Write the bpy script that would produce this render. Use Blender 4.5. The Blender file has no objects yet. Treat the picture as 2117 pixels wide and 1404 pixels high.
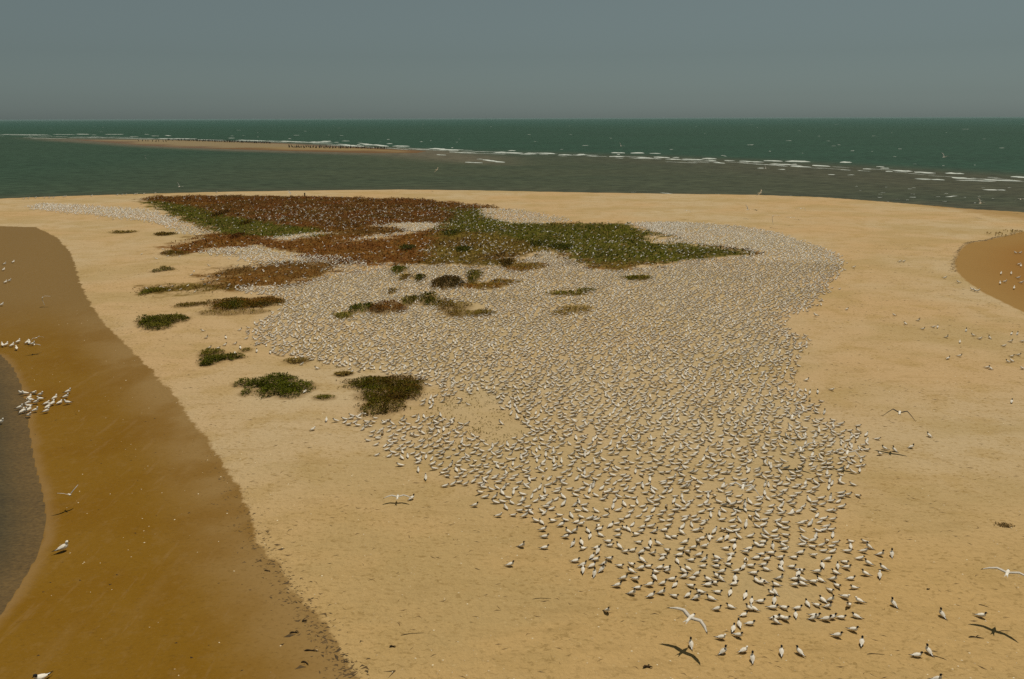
import bpy, math, random
import numpy as np
rng = np.random.default_rng(7); random.seed(7)
sc = bpy.context.scene
COL = sc.collection
R = math.radians

# ------------------------------------------------------------------ camera
F, H = 1630.0, 13.5                       # focal length in photo pixels, camera height in metres
PITCH, ROLL = math.atan((702 - 245) / F), R(-0.16)
FW = np.array([0, math.cos(PITCH), -math.sin(PITCH)])
UP0 = np.array([0, math.sin(PITCH), math.cos(PITCH)]); RT0 = np.array([1.0, 0, 0])
RT = RT0 * math.cos(ROLL) + UP0 * math.sin(ROLL)
UP = -RT0 * math.sin(ROLL) + UP0 * math.cos(ROLL)
cam = bpy.data.cameras.new('camera'); co = bpy.data.objects.new('camera', cam); COL.objects.link(co)
from mathutils import Matrix
m = Matrix.Identity(4)
for i in range(3):
    m[i][0], m[i][1], m[i][2] = RT[i], UP[i], -FW[i]
m[2][3] = H
co.matrix_world = m
cam.sensor_fit = 'HORIZONTAL'; cam.sensor_width = 36.0; cam.lens = 36.0 * F / 2117.0
cam.clip_start = 0.1; cam.clip_end = 200000
sc.camera = co

# ------------------------------------------------------------------ light
SUN_EL, SUN_AZ = R(71), R(42)             # azimuth from +Y (ahead) towards +X
SUN = np.array([math.cos(SUN_EL) * math.sin(SUN_AZ), math.cos(SUN_EL) * math.cos(SUN_AZ), math.sin(SUN_EL)])
w = bpy.data.worlds.new('World'); sc.world = w; w.use_nodes = True
nt = w.node_tree; bg = nt.nodes['Background']
sky = nt.nodes.new('ShaderNodeTexSky'); sky.sky_type = 'NISHITA'; sky.sun_disc = False
sky.sun_elevation = SUN_EL; sky.sun_rotation = SUN_AZ
sky.air_density = 1.0; sky.dust_density = 0.6; sky.ozone_density = 1.0; sky.altitude = 0
hs = nt.nodes.new('ShaderNodeHueSaturation'); hs.inputs['Saturation'].default_value = 0.22
mx = nt.nodes.new('ShaderNodeMix'); mx.data_type = 'RGBA'; mx.blend_type = 'MULTIPLY'; mx.inputs[0].default_value = 1.0
mx.inputs[7].default_value = (0.425, 0.525, 0.515, 1)
nt.links.new(sky.outputs[0], hs.inputs['Color']); nt.links.new(hs.outputs[0], mx.inputs[6]); nt.links.new(mx.outputs[2], bg.inputs[0])
bg.inputs[1].default_value = 0.06
sl = bpy.data.lights.new('sun', 'SUN'); sl.energy = 3.35; sl.angle = R(0.5); sl.color = (1.0, 0.95, 0.86)
so = bpy.data.objects.new('sun', sl); COL.objects.link(so)
from mathutils import Vector
so.rotation_euler = Vector(-SUN).to_track_quat('-Z', 'Y').to_euler()
sc.cycles.use_denoising = False
sc.view_settings.view_transform = 'Standard'; sc.view_settings.look = 'None'
sc.view_settings.exposure = 0.0; sc.view_settings.gamma = 1.0; sc.view_settings.use_curve_mapping = False

# ------------------------------------------------------------------ helpers
def s2l(c):
    c = np.array(c, float) / 255.0
    return tuple(np.where(c <= 0.04045, c / 12.92, ((c + 0.055) / 1.055) ** 2.4)) + (1.0,)
def ray(px, py): return FW + RT * (px - 1058.5) / F - UP * (py - 702) / F
def gnd(px, py, z=0.0):
    d = ray(px, py); t = (z - H) / d[2]
    return np.array([0, 0, H]) + t * d
def poly(pts, z=0.0): return np.array([gnd(x, y, z)[:2] for x, y in pts])
def sdist(P, V, closed=True):
    """signed distance of the points P to the polygon V, positive inside"""
    P = np.asarray(P, float); out = np.empty(len(P))
    A = V; B = np.roll(V, -1, 0)
    for s in range(0, len(P), 20000):
        p = P[s:s + 20000]; d2 = np.full(len(p), 1e18); ins = np.zeros(len(p), bool)
        for a, b in zip(A, B):
            e = b - a; t = np.clip(((p - a) @ e) / max(e @ e, 1e-12), 0, 1)
            q = p - (a + t[:, None] * e); d2 = np.minimum(d2, (q * q).sum(1))
            if a[1] != b[1]:
                c = ((a[1] > p[:, 1]) != (b[1] > p[:, 1])) & (p[:, 0] < (b[0] - a[0]) * (p[:, 1] - a[1]) / (b[1] - a[1]) + a[0])
                ins ^= c
        out[s:s + 20000] = np.where(ins, 1, -1) * np.sqrt(d2)
    return out
def sm(x, a, b):
    t = np.clip((x - a) / (b - a), 0, 1); return t * t * (3 - 2 * t)

def tag(o, label=None, cat=None, group=None, kind=None):
    if label: o['label'] = label
    if cat: o['category'] = cat
    if group: o['group'] = group
    if kind: o['kind'] = kind
    return o
def link(name, me):
    o = bpy.data.objects.new(name, me); COL.objects.link(o); return o
def mesh_np(name, V, loops, sizes, mats, midx=None, smooth=True, attrs=None):
    """mesh from flat arrays; attrs {name: (n,) or (n,4) per point}"""
    me = bpy.data.meshes.new(name)
    V = np.asarray(V, np.float32); loops = np.asarray(loops, np.int32); sizes = np.asarray(sizes, np.int32)
    me.vertices.add(len(V)); me.vertices.foreach_set('co', V.ravel())
    me.loops.add(len(loops)); me.loops.foreach_set('vertex_index', loops)
    me.polygons.add(len(sizes))
    st = np.zeros(len(sizes), np.int32); st[1:] = np.cumsum(sizes)[:-1]
    me.polygons.foreach_set('loop_start', st)
    if midx is not None: me.polygons.foreach_set('material_index', np.asarray(midx, np.int32))
    if smooth: me.polygons.foreach_set('use_smooth', np.ones(len(sizes), bool))
    for mt in mats: me.materials.append(mt)
    for k, a in (attrs or {}).items():
        a = np.asarray(a, np.float32)
        at = me.attributes.new(k, 'FLOAT' if a.ndim == 1 else 'FLOAT_COLOR', 'POINT')
        at.data.foreach_set('value' if a.ndim == 1 else 'color', a.ravel())
    me.update(calc_edges=True); me.validate()
    return me
def flat(faces):
    return np.concatenate([np.array(f) for f in faces]), np.array([len(f) for f in faces])

# node shorthand
class NT:
    def __init__(s, name):
        s.m = bpy.data.materials.new(name); s.m.use_nodes = True; s.t = s.m.node_tree
        s.t.nodes.clear(); s.out = s.n('ShaderNodeOutputMaterial')
    def n(s, typ, **kw):
        nd = s.t.nodes.new(typ)
        for k, v in kw.items(): setattr(nd, k, v)
        return nd
    def l(s, a, b): s.t.links.new(a, b)
    def put(s, sock, v):
        if hasattr(v, 'links'): s.l(v, sock)
        else: sock.default_value = v
    def math(s, op, a, b=0.0, clamp=False):
        nd = s.n('ShaderNodeMath', operation=op, use_clamp=clamp); s.put(nd.inputs[0], a); s.put(nd.inputs[1], b); return nd.outputs[0]
    def mix(s, f, a, b, mode='MIX'):
        nd = s.n('ShaderNodeMix', data_type='RGBA', blend_type=mode); s.put(nd.inputs[0], f); s.put(nd.inputs[6], a); s.put(nd.inputs[7], b); return nd.outputs[2]
    def attr(s, name, out='Fac'): return s.n('ShaderNodeAttribute', attribute_name=name).outputs[out]
    def ramp(s, v, a, b, lo=0.0, hi=1.0):
        nd = s.n('ShaderNodeMapRange', interpolation_type='SMOOTHSTEP'); s.put(nd.inputs[0], v)
        nd.inputs[1].default_value, nd.inputs[2].default_value, nd.inputs[3].default_value, nd.inputs[4].default_value = a, b, lo, hi
        return nd.outputs[0]
    def pos(s, scale=(1, 1, 1), rot=0.0):
        g = s.n('ShaderNodeNewGeometry'); mp = s.n('ShaderNodeMapping'); s.l(g.outputs['Position'], mp.inputs[0])
        mp.inputs['Scale'].default_value = scale; mp.inputs['Rotation'].default_value = (0, 0, rot); return mp.outputs[0]
    def noise(s, vec, scale, detail=4.0, rough=0.55, dist=0.0):
        nd = s.n('ShaderNodeTexNoise'); s.l(vec, nd.inputs['Vector']); nd.inputs['Scale'].default_value = scale
        nd.inputs['Detail'].default_value = detail; nd.inputs['Roughness'].default_value = rough; nd.inputs['Distortion'].default_value = dist
        return nd.outputs['Fac']
    def bump(s, h, dist, strength=1.0, prev=None):
        nd = s.n('ShaderNodeBump'); nd.inputs['Strength'].default_value = strength; nd.inputs['Distance'].default_value = dist
        s.l(h, nd.inputs['Height'])
        if prev is not None: s.l(prev, nd.inputs['Normal'])
        return nd.outputs[0]
def simple(name, col, rough=0.7, spec=0.3, tone=0.0, colattr=False):
    k = NT(name); b = k.n('ShaderNodeBsdfPrincipled'); c = col
    if colattr: c = k.attr('col', 'Color')
    if tone:
        oi = k.n('ShaderNodeObjectInfo')
        f = k.math('ADD', k.math('MULTIPLY', k.attr('tone'), tone), k.math('MULTIPLY', oi.outputs['Random'], tone * 0.7))
        c = k.mix(f, c, (c[0] * 0.35, c[1] * 0.33, c[2] * 0.3, 1))
    k.put(b.inputs['Base Color'], c); b.inputs['Roughness'].default_value = rough; b.inputs['Specular IOR Level'].default_value = spec
    k.l(b.outputs[0], k.out.inputs[0]); return k.m

# ------------------------------------------------------------------ outlines on the ground (read off the photo, laid on the real ground)
SEA = -0.3
shore_px = [(0, 412), (130, 407), (300, 402), (450, 398), (650, 395), (830, 393), (1000, 395), (1200, 399), (1400, 402), (1560, 404), (1700, 409), (1760, 413), (1900, 424), (2000, 433), (2117, 440), (2300, 460)]
shore = poly(shore_px, SEA)
LAND = np.vstack([[-220, shore[0][1] - 16], [-130, shore[0][1] - 6], shore, [shore[-1][0] + 60, 60], [140, 10], [140, -80], [-260, -80]])
LAGOON = np.vstack([poly([(0, 735), (25, 760), (43, 800), (50, 830), (60, 900), (70, 960), (84, 1010), (93, 1060), (90, 1110), (70, 1160), (40, 1210), (0, 1272), (-120, 1380)], SEA), [[-75, 20], [-85, 62], [-42, 52]]])
DRY = np.vstack([poly([(-260, 466), (-50, 467), (0, 467), (75, 470), (118, 490), (145, 520), (160, 560), (172, 600), (205, 655), (240, 690), (280, 730), (320, 770), (365, 820), (400, 870), (430, 910), (455, 945), (480, 985), (500, 1010), (515, 1060), (535, 1110), (560, 1150), (590, 1185), (620, 1225), (650, 1275), (690, 1320), (720, 1365), (750, 1404), (800, 1500), (850, 1700)]), [[-2, -60], [220, -60], [220, 400], [-220, 400], [-220, 100]]])
POND = np.vstack([poly([(2300, 462), (2117, 478), (2060, 491), (2000, 503), (1983, 516), (1970, 540), (1975, 560), (1995, 580), (2030, 605), (2117, 645), (2300, 720)])])
WETR = np.vstack([poly([(1880, 424), (1960, 434), (2040, 446), (2117, 457), (2300, 480), (2300, 400)])])
BAR = poly([(150, 289), (250, 289.5), (330, 289), (400, 290), (560, 295), (680, 302), (780, 307), (880, 312.5), (860, 316.5), (760, 316.5), (600, 312), (480, 308.5), (370, 305), (300, 301), (230, 295)], SEA)
SHAL = poly([(40, 285), (300, 287), (700, 300), (950, 313), (1060, 325), (1055, 341), (930, 336), (760, 321), (480, 313), (250, 300), (100, 292)], SEA)
surf_px = [(-300, 276), (0, 279), (250, 283), (500, 291), (720, 299), (900, 310), (1120, 318), (1300, 325), (1480, 333), (1700, 346), (1840, 354), (1990, 364), (2117, 374), (2400, 394)]
SURF = poly(surf_px, SEA)

def polyline_side(P, L):
    """distance to the polyline L, positive on the far (seaward) side"""
    P = np.asarray(P, float); d2 = np.full(len(P), 1e18); sg = np.ones(len(P))
    for a, b in zip(L[:-1], L[1:]):
        e = b - a; t = np.clip(((P - a) @ e) / (e @ e), 0, 1); q = P - (a + t[:, None] * e); dd = (q * q).sum(1)
        cr = e[0] * (P[:, 1] - a[1]) - e[1] * (P[:, 0] - a[0]); k = dd < d2
        d2 = np.where(k, dd, d2); sg = np.where(k, np.sign(cr), sg)
    return sg * np.sqrt(d2)

def height(x, y, full=False):
    P = np.stack([np.atleast_1d(x), np.atleast_1d(y)], 1).astype(float)
    dl = sdist(P, LAND); dg = sdist(P, LAGOON); d = np.minimum(dl, -dg)
    dry = sdist(P, DRY); pond = sdist(P, POND); bar = sdist(P, BAR)
    lag = np.minimum(d, 60)
    sea_side = dl < -dg
    slope = np.where(sea_side, 2.2, 9.0)
    h = np.where(d > 0, SEA + 0.3 * sm(d, -0.05 * slope, slope), SEA + 0.12 * np.maximum(d, -40))
    und = 0.035 * np.sin(P[:, 0] * 0.31 + 1.3 * np.sin(P[:, 1] * 0.11)) * np.sin(P[:, 1] * 0.23 + 0.7) + 0.02 * np.sin(P[:, 0] * 0.9 + P[:, 1] * 0.5)
    h = h + und * sm(d, 2, 9) * sm(P[:, 1], -10, 5) * (1 - sm(P[:, 1], 200, 260))
    h = h - 0.03 * sm(-dry, -0.3, 0.5) * sm(d, 1, 6)
    h = h - 0.14 * sm(pond, -0.15, 1.6)
    h = np.where(bar > -30, np.maximum(h, SEA + np.where(bar > 0, 0.5 * sm(bar, -4, 22), 0.02 * bar)), h)
    h = np.maximum(h, -2.2)
    return (h, dl, dg, dry, pond, bar) if full else h

def place(px, py, it=2):
    p = gnd(px, py)
    for _ in range(it):
        z = float(height(p[0], p[1])[0]); p = gnd(px, py, z)
    return np.array([p[0], p[1], max(z, SEA)])

# ------------------------------------------------------------------ the ground and the water: fans of rows that widen with distance
def fan(rows, t, bow=12.0):
    Y, T = np.meshgrid(rows, t, indexing='ij'); X = T * np.maximum(Y + bow, 8.0) * 0.9
    V = np.stack([X.ravel(), Y.ravel()], 1); nr, nc = Y.shape
    i = np.arange(nr - 1)[:, None] * nc + np.arange(nc - 1)[None, :]
    q = np.stack([i, i + 1, i + nc + 1, i + nc], -1).reshape(-1, 4)
    return V, q.ravel(), np.full(len(q), 4)
t_fine = np.concatenate([np.linspace(-1.9, -1.0, 40)[:-1], np.linspace(-1.0, 1.0, 420), np.linspace(1.0, 1.9, 40)[1:]])
rows = np.concatenate([np.linspace(-40, 9, 30)[:-1], np.geomspace(10, 700, 520), np.geomspace(720, 90000, 30)])
GV, GL, GS = fan(rows, t_fine)
gh, dl, dg, ddry, dpond, dbar = height(GV[:, 0], GV[:, 1], True)

MATC = poly([(285, 412), (330, 405.5), (480, 404), (700, 407.5), (880, 412), (1000, 425), (1060, 440), (1130, 462), (1290, 462), (1340, 480), (1395, 489), (1400, 493), (1350, 501), (1430, 506), (1530, 516), (1562, 524), (1535, 530), (1440, 535), (1380, 545), (1280, 560), (1225, 556), (1190, 545), (1150, 520), (1110, 522), (1050, 546), (1000, 553), (900, 546), (830, 549), (740, 550), (690, 543), (650, 536), (590, 529), (520, 524), (420, 520), (352, 523), (345, 512), (395, 495), (440, 480), (420, 470), (370, 452), (330, 432)])
MATB = poly([(300, 606), (303, 595), (400, 587), (440, 580), (420, 572), (460, 555), (560, 545), (640, 538), (735, 545), (742, 560), (690, 564), (640, 578), (610, 590), (540, 590), (470, 600), (400, 603), (340, 604)])
COLONY = poly([(1310, 460), (1420, 460), (1530, 468), (1600, 480), (1680, 505), (1738, 528), (1745, 545), (1730, 575), (1710, 600), (1690, 630), (1650, 650), (1618, 656), (1625, 680), (1668, 705), (1655, 730), (1640, 760), (1640, 800), (1690, 835), (1705, 865), (1760, 885), (1795, 905), (1795, 925), (1785, 965), (1778, 985), (1750, 1000), (1750, 1060), (1740, 1100), (1770, 1120), (1805, 1150), (1800, 1190), (1755, 1210), (1770, 1245), (1775, 1285), (1740, 1300), (1690, 1308), (1600, 1300), (1530, 1305), (1500, 1285), (1440, 1250), (1390, 1232), (1330, 1212), (1250, 1195), (1205, 1165), (1165, 1145), (1165, 1100), (1080, 1075), (1000, 1045), (930, 1005), (870, 963), (820, 955), (790, 930), (740, 890), (692, 866), (730, 850), (760, 865), (800, 870), (870, 858), (885, 830), (920, 815), (870, 788), (800, 778), (740, 768), (690, 755), (630, 748), (580, 735), (520, 705), (515, 690), (530, 665), (560, 650), (590, 638), (585, 618), (520, 608), (480, 600), (490, 592), (560, 594), (640, 580), (700, 565), (760, 560), (830, 551), (900, 549), (1000, 555), (1060, 545), (1130, 520), (1200, 546), (1230, 558), (1290, 561), (1400, 546), (1440, 537), (1550, 530), (1540, 518), (1430, 505), (1350, 500), (1400, 490), (1340, 478)])
dmat = np.maximum(sdist(GV, MATC), sdist(GV, MATB)); dcol = sdist(GV, COLONY)
dwr = sdist(GV, WETR)

GAPS = [poly(p_) for p_ in ([(550, 493), (600, 486), (640, 484), (690, 481), (640, 490), (590, 498)], [(708, 496), (780, 488), (840, 478), (880, 470), (865, 477), (800, 491), (730, 498)],
        [(775, 466), (850, 460), (910, 462), (900, 472), (860, 479), (810, 470)], [(990, 431), (1060, 433), (1120, 443), (1185, 457), (1130, 463), (1050, 461), (1000, 446)], [(690, 545), (830, 548), (760, 562), (700, 566)],
        [(1340, 488), (1400, 490), (1380, 502), (1345, 500)], [(420, 517), (530, 508), (640, 528), (560, 535)])]
def dgap(Q): return np.max([sdist(Q, g_) for g_ in GAPS], axis=0)
km0 = dmat > -6; dmat[km0] = np.minimum(dmat[km0], -dgap(GV[km0]))
# colours of the creeping plants, in patches
GREEN, DGREEN, OLIVE, RED, RUST, BROWN, STRAW = (.088, .090, .008), (.052, .055, .006), (.150, .108, .016), (.130, .042, .008), (.170, .070, .011), (.085, .042, .008), (.26, .17, .05)
def blend(w, A, B): return np.array(A)[None] * (1 - w[:, None]) + np.array(B)[None] * w[:, None]
def vnoise(x, y, s, seed=0):
    r = np.random.default_rng(seed); o = np.zeros_like(x); amp = 1.0; tot = 0
    for k_ in range(5):
        for _ in range(3):
            th = r.uniform(0, 6.28); ph = r.uniform(0, 6.28); o += amp * np.sin((x * np.cos(th) + y * np.sin(th)) * s * 2 ** k_ * r.uniform(.7, 1.4) + ph) / 3
        tot += amp; amp *= .6
    return o / tot * 1.2
ZONES = [  # patches of one colour in the mats: photo outline, colour pair, weight
    ([(285, 412), (480, 403), (900, 410), (980, 425), (800, 432), (600, 430), (480, 425), (430, 420)], RED, BROWN),
    ([(300, 417), (380, 428), (470, 450), (640, 474), (640, 486), (560, 490), (470, 483), (420, 470), (340, 437)], GREEN, DGREEN),
    ([(430, 428), (620, 425), (900, 432), (1000, 440), (900, 465), (700, 474), (560, 462), (470, 445)], BROWN, RED),
    ([(420, 482), (520, 488), (620, 495), (760, 490), (880, 478), (930, 490), (900, 530), (760, 550), (560, 528), (350, 524), (345, 510)], RUST, RED),
    ([(880, 480), (1040, 480), (1160, 520), (1060, 550), (900, 548), (860, 520)], OLIVE, BROWN),
    ([(900, 432), (1040, 440), (1140, 462), (1300, 461), (1400, 492), (1560, 522), (1400, 545), (1230, 545), (1160, 520), (1020, 490), (920, 470)], GREEN, DGREEN),
    ([(1190, 545), (1280, 535), (1350, 545), (1270, 562)], OLIVE, BROWN),
    ([(300, 606), (303, 595), (400, 586), (480, 595), (400, 604)], OLIVE, BROWN),
    ([(430, 560), (640, 538), (740, 545), (690, 565), (600, 592), (480, 595), (420, 572)], RUST, BROWN)]
ZP = [poly(z_[0]) for z_ in ZONES]
def mat_cols(Q):
    C = blend(np.clip(.5 + .9 * vnoise(Q[:, 0], Q[:, 1], .4, 9), 0, 1), RUST, BROWN); best = np.full(len(Q), -1.2)
    for zp, (_, A, B) in zip(ZP, ZONES):
        d = sdist(Q, zp) + 3.5 * vnoise(Q[:, 0], Q[:, 1], .3, 11) + rng.normal(0, .8, len(Q)); w_ = np.clip(.45 + .8 * vnoise(Q[:, 0], Q[:, 1], .5, 21) + rng.normal(0, .2, len(Q)), 0, 1)
        k_ = d > best; C[k_] = blend(w_, A, B)[k_]; best = np.where(k_, np.minimum(d, 2.5), best)
    g = rng.random(len(Q)); C[g < .06] = np.array(STRAW) * .8
    return C * rng.uniform(.7, 1.4, (len(Q), 1))
matcol = np.zeros((len(GV), 3)) + .05; km = dmat > -6; matcol[km] = mat_cols(GV[km])

def sand_material():
    k = NT('sand'); P = k.pos(); b = k.n('ShaderNodeBsdfPrincipled')
    dry = k.attr('dry'); water = k.attr('water'); pond = k.attr('pond'); bar = k.attr('bar'); wetr = k.attr('wetr')
    big = k.noise(P, 0.055, 3); mid = k.noise(P, 0.45, 4); fine = k.noise(P, 9.0, 5, 0.7); grain = k.noise(P, 38.0, 3, 0.8)
    streak = k.noise(k.pos((0.35, 1.6, 1), 0.12), 1.1, 6, 0.65)
    c = k.mix(k.ramp(big, 0.35, 0.65), SAND['dry_a'], SAND['dry_b'])
    c = k.mix(k.ramp(k.attr('near'), 0, 1), c, SAND['dry_near'])
    c = k.mix(k.math('MULTIPLY', k.ramp(mid, 0.48, 0.68), 0.5), c, SAND['dry_c'])
    c = k.mix(k.math('MULTIPLY', k.ramp(k.noise(k.pos((0.7, 1.2, 1), .4), 0.11, 4, .6), 0.47, 0.62), 0.6), c, (0.375, 0.262, 0.112, 1))
    c = k.mix(k.math('MULTIPLY', k.ramp(streak, 0.50, 0.72), 0.35), c, SAND['streak'])
    tread = k.ramp(mid, 0.3, 0.6)
    c = k.mix(k.math('MULTIPLY', k.math('MULTIPLY', k.ramp(k.noise(k.pos((0.75, 1.25, 1), 0.2), 6.5, 3, 0.6, 0.6), 0.53, 0.66), 0.85), k.math('ADD', 0.3, k.math('MULTIPLY', tread, 0.7))), c, SAND['streak'])
    c = k.mix(k.math('MULTIPLY', k.ramp(k.noise(k.pos((0.8, 1.2, 1)), 9.5, 3, 0.6), 0.60, 0.74), 0.35), c, (0.58, 0.43, 0.22, 1))
    c = k.mix(k.math('MULTIPLY', k.ramp(k.attr('colony'), -0.5, 2.0), 0.4), c, SAND['guano'])
    c = k.mix(k.math('MULTIPLY', k.ramp(k.math('ADD', k.attr('litter'), k.math('MULTIPLY', k.math('SUBTRACT', k.noise(P, 2.5, 5, .7), .5), 0.9)), .15, .75), 0.6), c, (0.165, 0.098, 0.032, 1))
    # litter under the plants
    c = k.mix(k.math('MULTIPLY', k.ramp(k.math('ADD', k.attr('mat'), k.math('MULTIPLY', k.math('SUBTRACT', mid, 0.5), 10.0)), -1.2, 1.2), 0.92), c, k.mix(0.25, k.attr('matcol', 'Color'), SAND['humus']))
    # wet sand
    ragged = k.math('ADD', k.math('MULTIPLY', k.math('SUBTRACT', k.noise(P, 0.7, 6, 0.7), 0.5), 1.1), k.math('MULTIPLY', k.math('SUBTRACT', k.noise(P, 5.0, 4, 0.7), 0.5), 0.2))
    wd = k.math('ADD', k.math('MULTIPLY', dry, -1.0), ragged)
    wet = k.ramp(wd, -0.06, 0.10)
    wc = k.mix(k.ramp(wd, 0.0, 3.5), SAND['wet_edge'], SAND['wet'])
    wc = k.mix(k.math('MULTIPLY', k.ramp(k.noise(P, 0.25, 4), 0.42, 0.66), 0.55), wc, SAND['wet_dark'])
    wc = k.mix(k.math('MULTIPLY', k.ramp(k.noise(k.pos((1.5, 0.3, 1), 0.5), 0.5, 5), 0.55, 0.75), 0.25), wc, SAND['wet_edge'])
    wc = k.mix(k.ramp(k.attr('ywet'), 46, 62), wc, SAND['wet_far'])
    wc = k.mix(k.math('MULTIPLY', k.ramp(k.noise(P, 2.2, 5, 0.7), 0.50, 0.70), 0.22), wc, SAND['wet_edge'])
    wc = k.mix(k.math('MULTIPLY', k.ramp(k.noise(k.pos((2.2, 0.35, 1), 0.55), 1.2, 4, .6), 0.60, 0.72), 0.22), wc, SAND['swash'])
    wc = k.mix(k.math('MULTIPLY', k.ramp(k.noise(k.pos((0.7, 1.3, 1)), 8.0, 3, .7), 0.52, 0.72), 0.35), wc, (0.10, 0.052, 0.010, 1))
    wc = k.mix(k.math('MULTIPLY', k.ramp(k.noise(k.pos((0.8, 1.3, 1)), 11.0, 3, .7), 0.58, 0.76), 0.4), wc, SAND['wet_edge'])
    c = k.mix(wet, c, wc)
    pw = k.ramp(k.math('ADD', pond, k.math('MULTIPLY', k.math('SUBTRACT', k.noise(P, 1.3, 4), 0.5), 0.5)), -0.05, 0.25)
    pc = k.mix(k.ramp(pond, 0.2, 8.0), SAND['pond_edge'], SAND['pond'])
    c = k.mix(pw, c, pc)
    c = k.mix(k.math('MULTIPLY', k.ramp(k.math('ADD', wetr, k.math('MULTIPLY', k.math('SUBTRACT', mid, 0.5), 4.0)), -1.0, 3.0), 0.6), c, SAND['pond_edge'])
    # damp rim at the sea's edge, scarp shading painted into its dark colour, and the pale swash line of the lagoon
    rim = k.math('SUBTRACT', 1.0, k.ramp(k.attr('searim'), 0.5, 2.6)); c = k.mix(k.math('MULTIPLY', rim, 0.85), c, SAND['rim'])
    sw = k.math('MULTIPLY', k.ramp(k.attr('lagrim'), -0.1, 0.1), k.math('SUBTRACT', 1.0, k.ramp(k.math('ADD', k.attr('lagrim'), k.math('MULTIPLY', mid, 0.7)), 0.35, 0.9)))
    c = k.mix(k.math('MULTIPLY', sw, 0.5), c, SAND['swash'])
    # the far bar
    bc = k.mix(k.ramp(k.math('ADD', bar, k.math('MULTIPLY', k.math('SUBTRACT', k.noise(P, 0.03, 3), 0.5), 30.0)), 3, 16), SAND['bar_wet'], SAND['bar'])
    c = k.mix(k.ramp(bar, -25, -18), c, bc)
    # grain
    g = k.math('ADD', k.math('MULTIPLY', k.math('SUBTRACT', fine, 0.5), 0.55), k.math('MULTIPLY', k.math('SUBTRACT', grain, 0.5), 0.5))
    hsn = k.n('ShaderNodeHueSaturation'); k.l(c, hsn.inputs['Color']); k.l(k.math('ADD', 1.0, k.math('MULTIPLY', g, 0.5)), hsn.inputs['Value'])
    k.l(hsn.outputs[0], b.inputs['Base Color'])
    k.l(k.ramp(wet, 0, 1, 0.85, 0.42), b.inputs['Roughness']); k.l(k.ramp(wet, 0, 1, 0.0, 0.02), b.inputs['Specular IOR Level'])
    hgt = k.math('ADD', k.math('MULTIPLY', k.noise(P, 3.2, 5, 0.6), 1.0), k.math('MULTIPLY', fine, 0.45))
    nd = k.n('ShaderNodeBump'); nd.inputs['Distance'].default_value = 0.09
    k.l(hgt, nd.inputs['Height']); k.l(k.ramp(wet, 0, 1, 0.8, 0.12), nd.inputs['Strength']); k.l(nd.outputs[0], b.inputs['Normal'])
    k.l(b.outputs[0], k.out.inputs[0]); return k.m
SAND = dict(dry_a=(0.458, 0.340, 0.190, 1), dry_b=(0.465, 0.308, 0.150, 1), dry_near=(0.445, 0.288, 0.115, 1), dry_c=(0.38, 0.25, 0.095, 1), streak=(0.29, 0.185, 0.068, 1),
            guano=(0.43, 0.33, 0.175, 1), humus=(0.085, 0.042, 0.008, 1), wet_edge=(0.255, 0.155, 0.055, 1), wet=(0.192, 0.097, 0.010, 1), wet_dark=(0.168, 0.077, 0.005, 1), wet_far=(0.200, 0.118, 0.036, 1),
            pond_edge=(0.285, 0.165, 0.055, 1), pond=(0.255, 0.125, 0.034, 1), rim=(0.10, 0.062, 0.025, 1), swash=(0.27, 0.165, 0.07, 1), bar=(0.24, 0.17, 0.080, 1), bar_wet=(0.145, 0.084, 0.042, 1))
searim = np.where(dl < 0, 0, dl)
gm = mesh_np('sand', np.column_stack([GV, gh]), GL, GS, [sand_material()], attrs=dict(
    dry=np.clip(ddry, -30, 30), water=np.clip(np.minimum(dl, -dg), -20, 60), pond=np.clip(dpond, -20, 20), bar=np.clip(dbar, -40, 40), mat=np.clip(dmat, -12, 12), colony=np.clip(dcol, -10, 10),
    wetr=np.clip(dwr, -15, 15), searim=np.clip(searim, 0, 20), lagrim=np.clip(-dg, -5, 20), near=sm(-GV[:, 1], -38, -17) * 0.9, ywet=GV[:, 1], matcol=np.column_stack([matcol, np.ones(len(GV))])))
tag(link('sand', gm), 'pale dry sand bar with darker wet sand along the lagoon', kind='structure')

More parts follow.
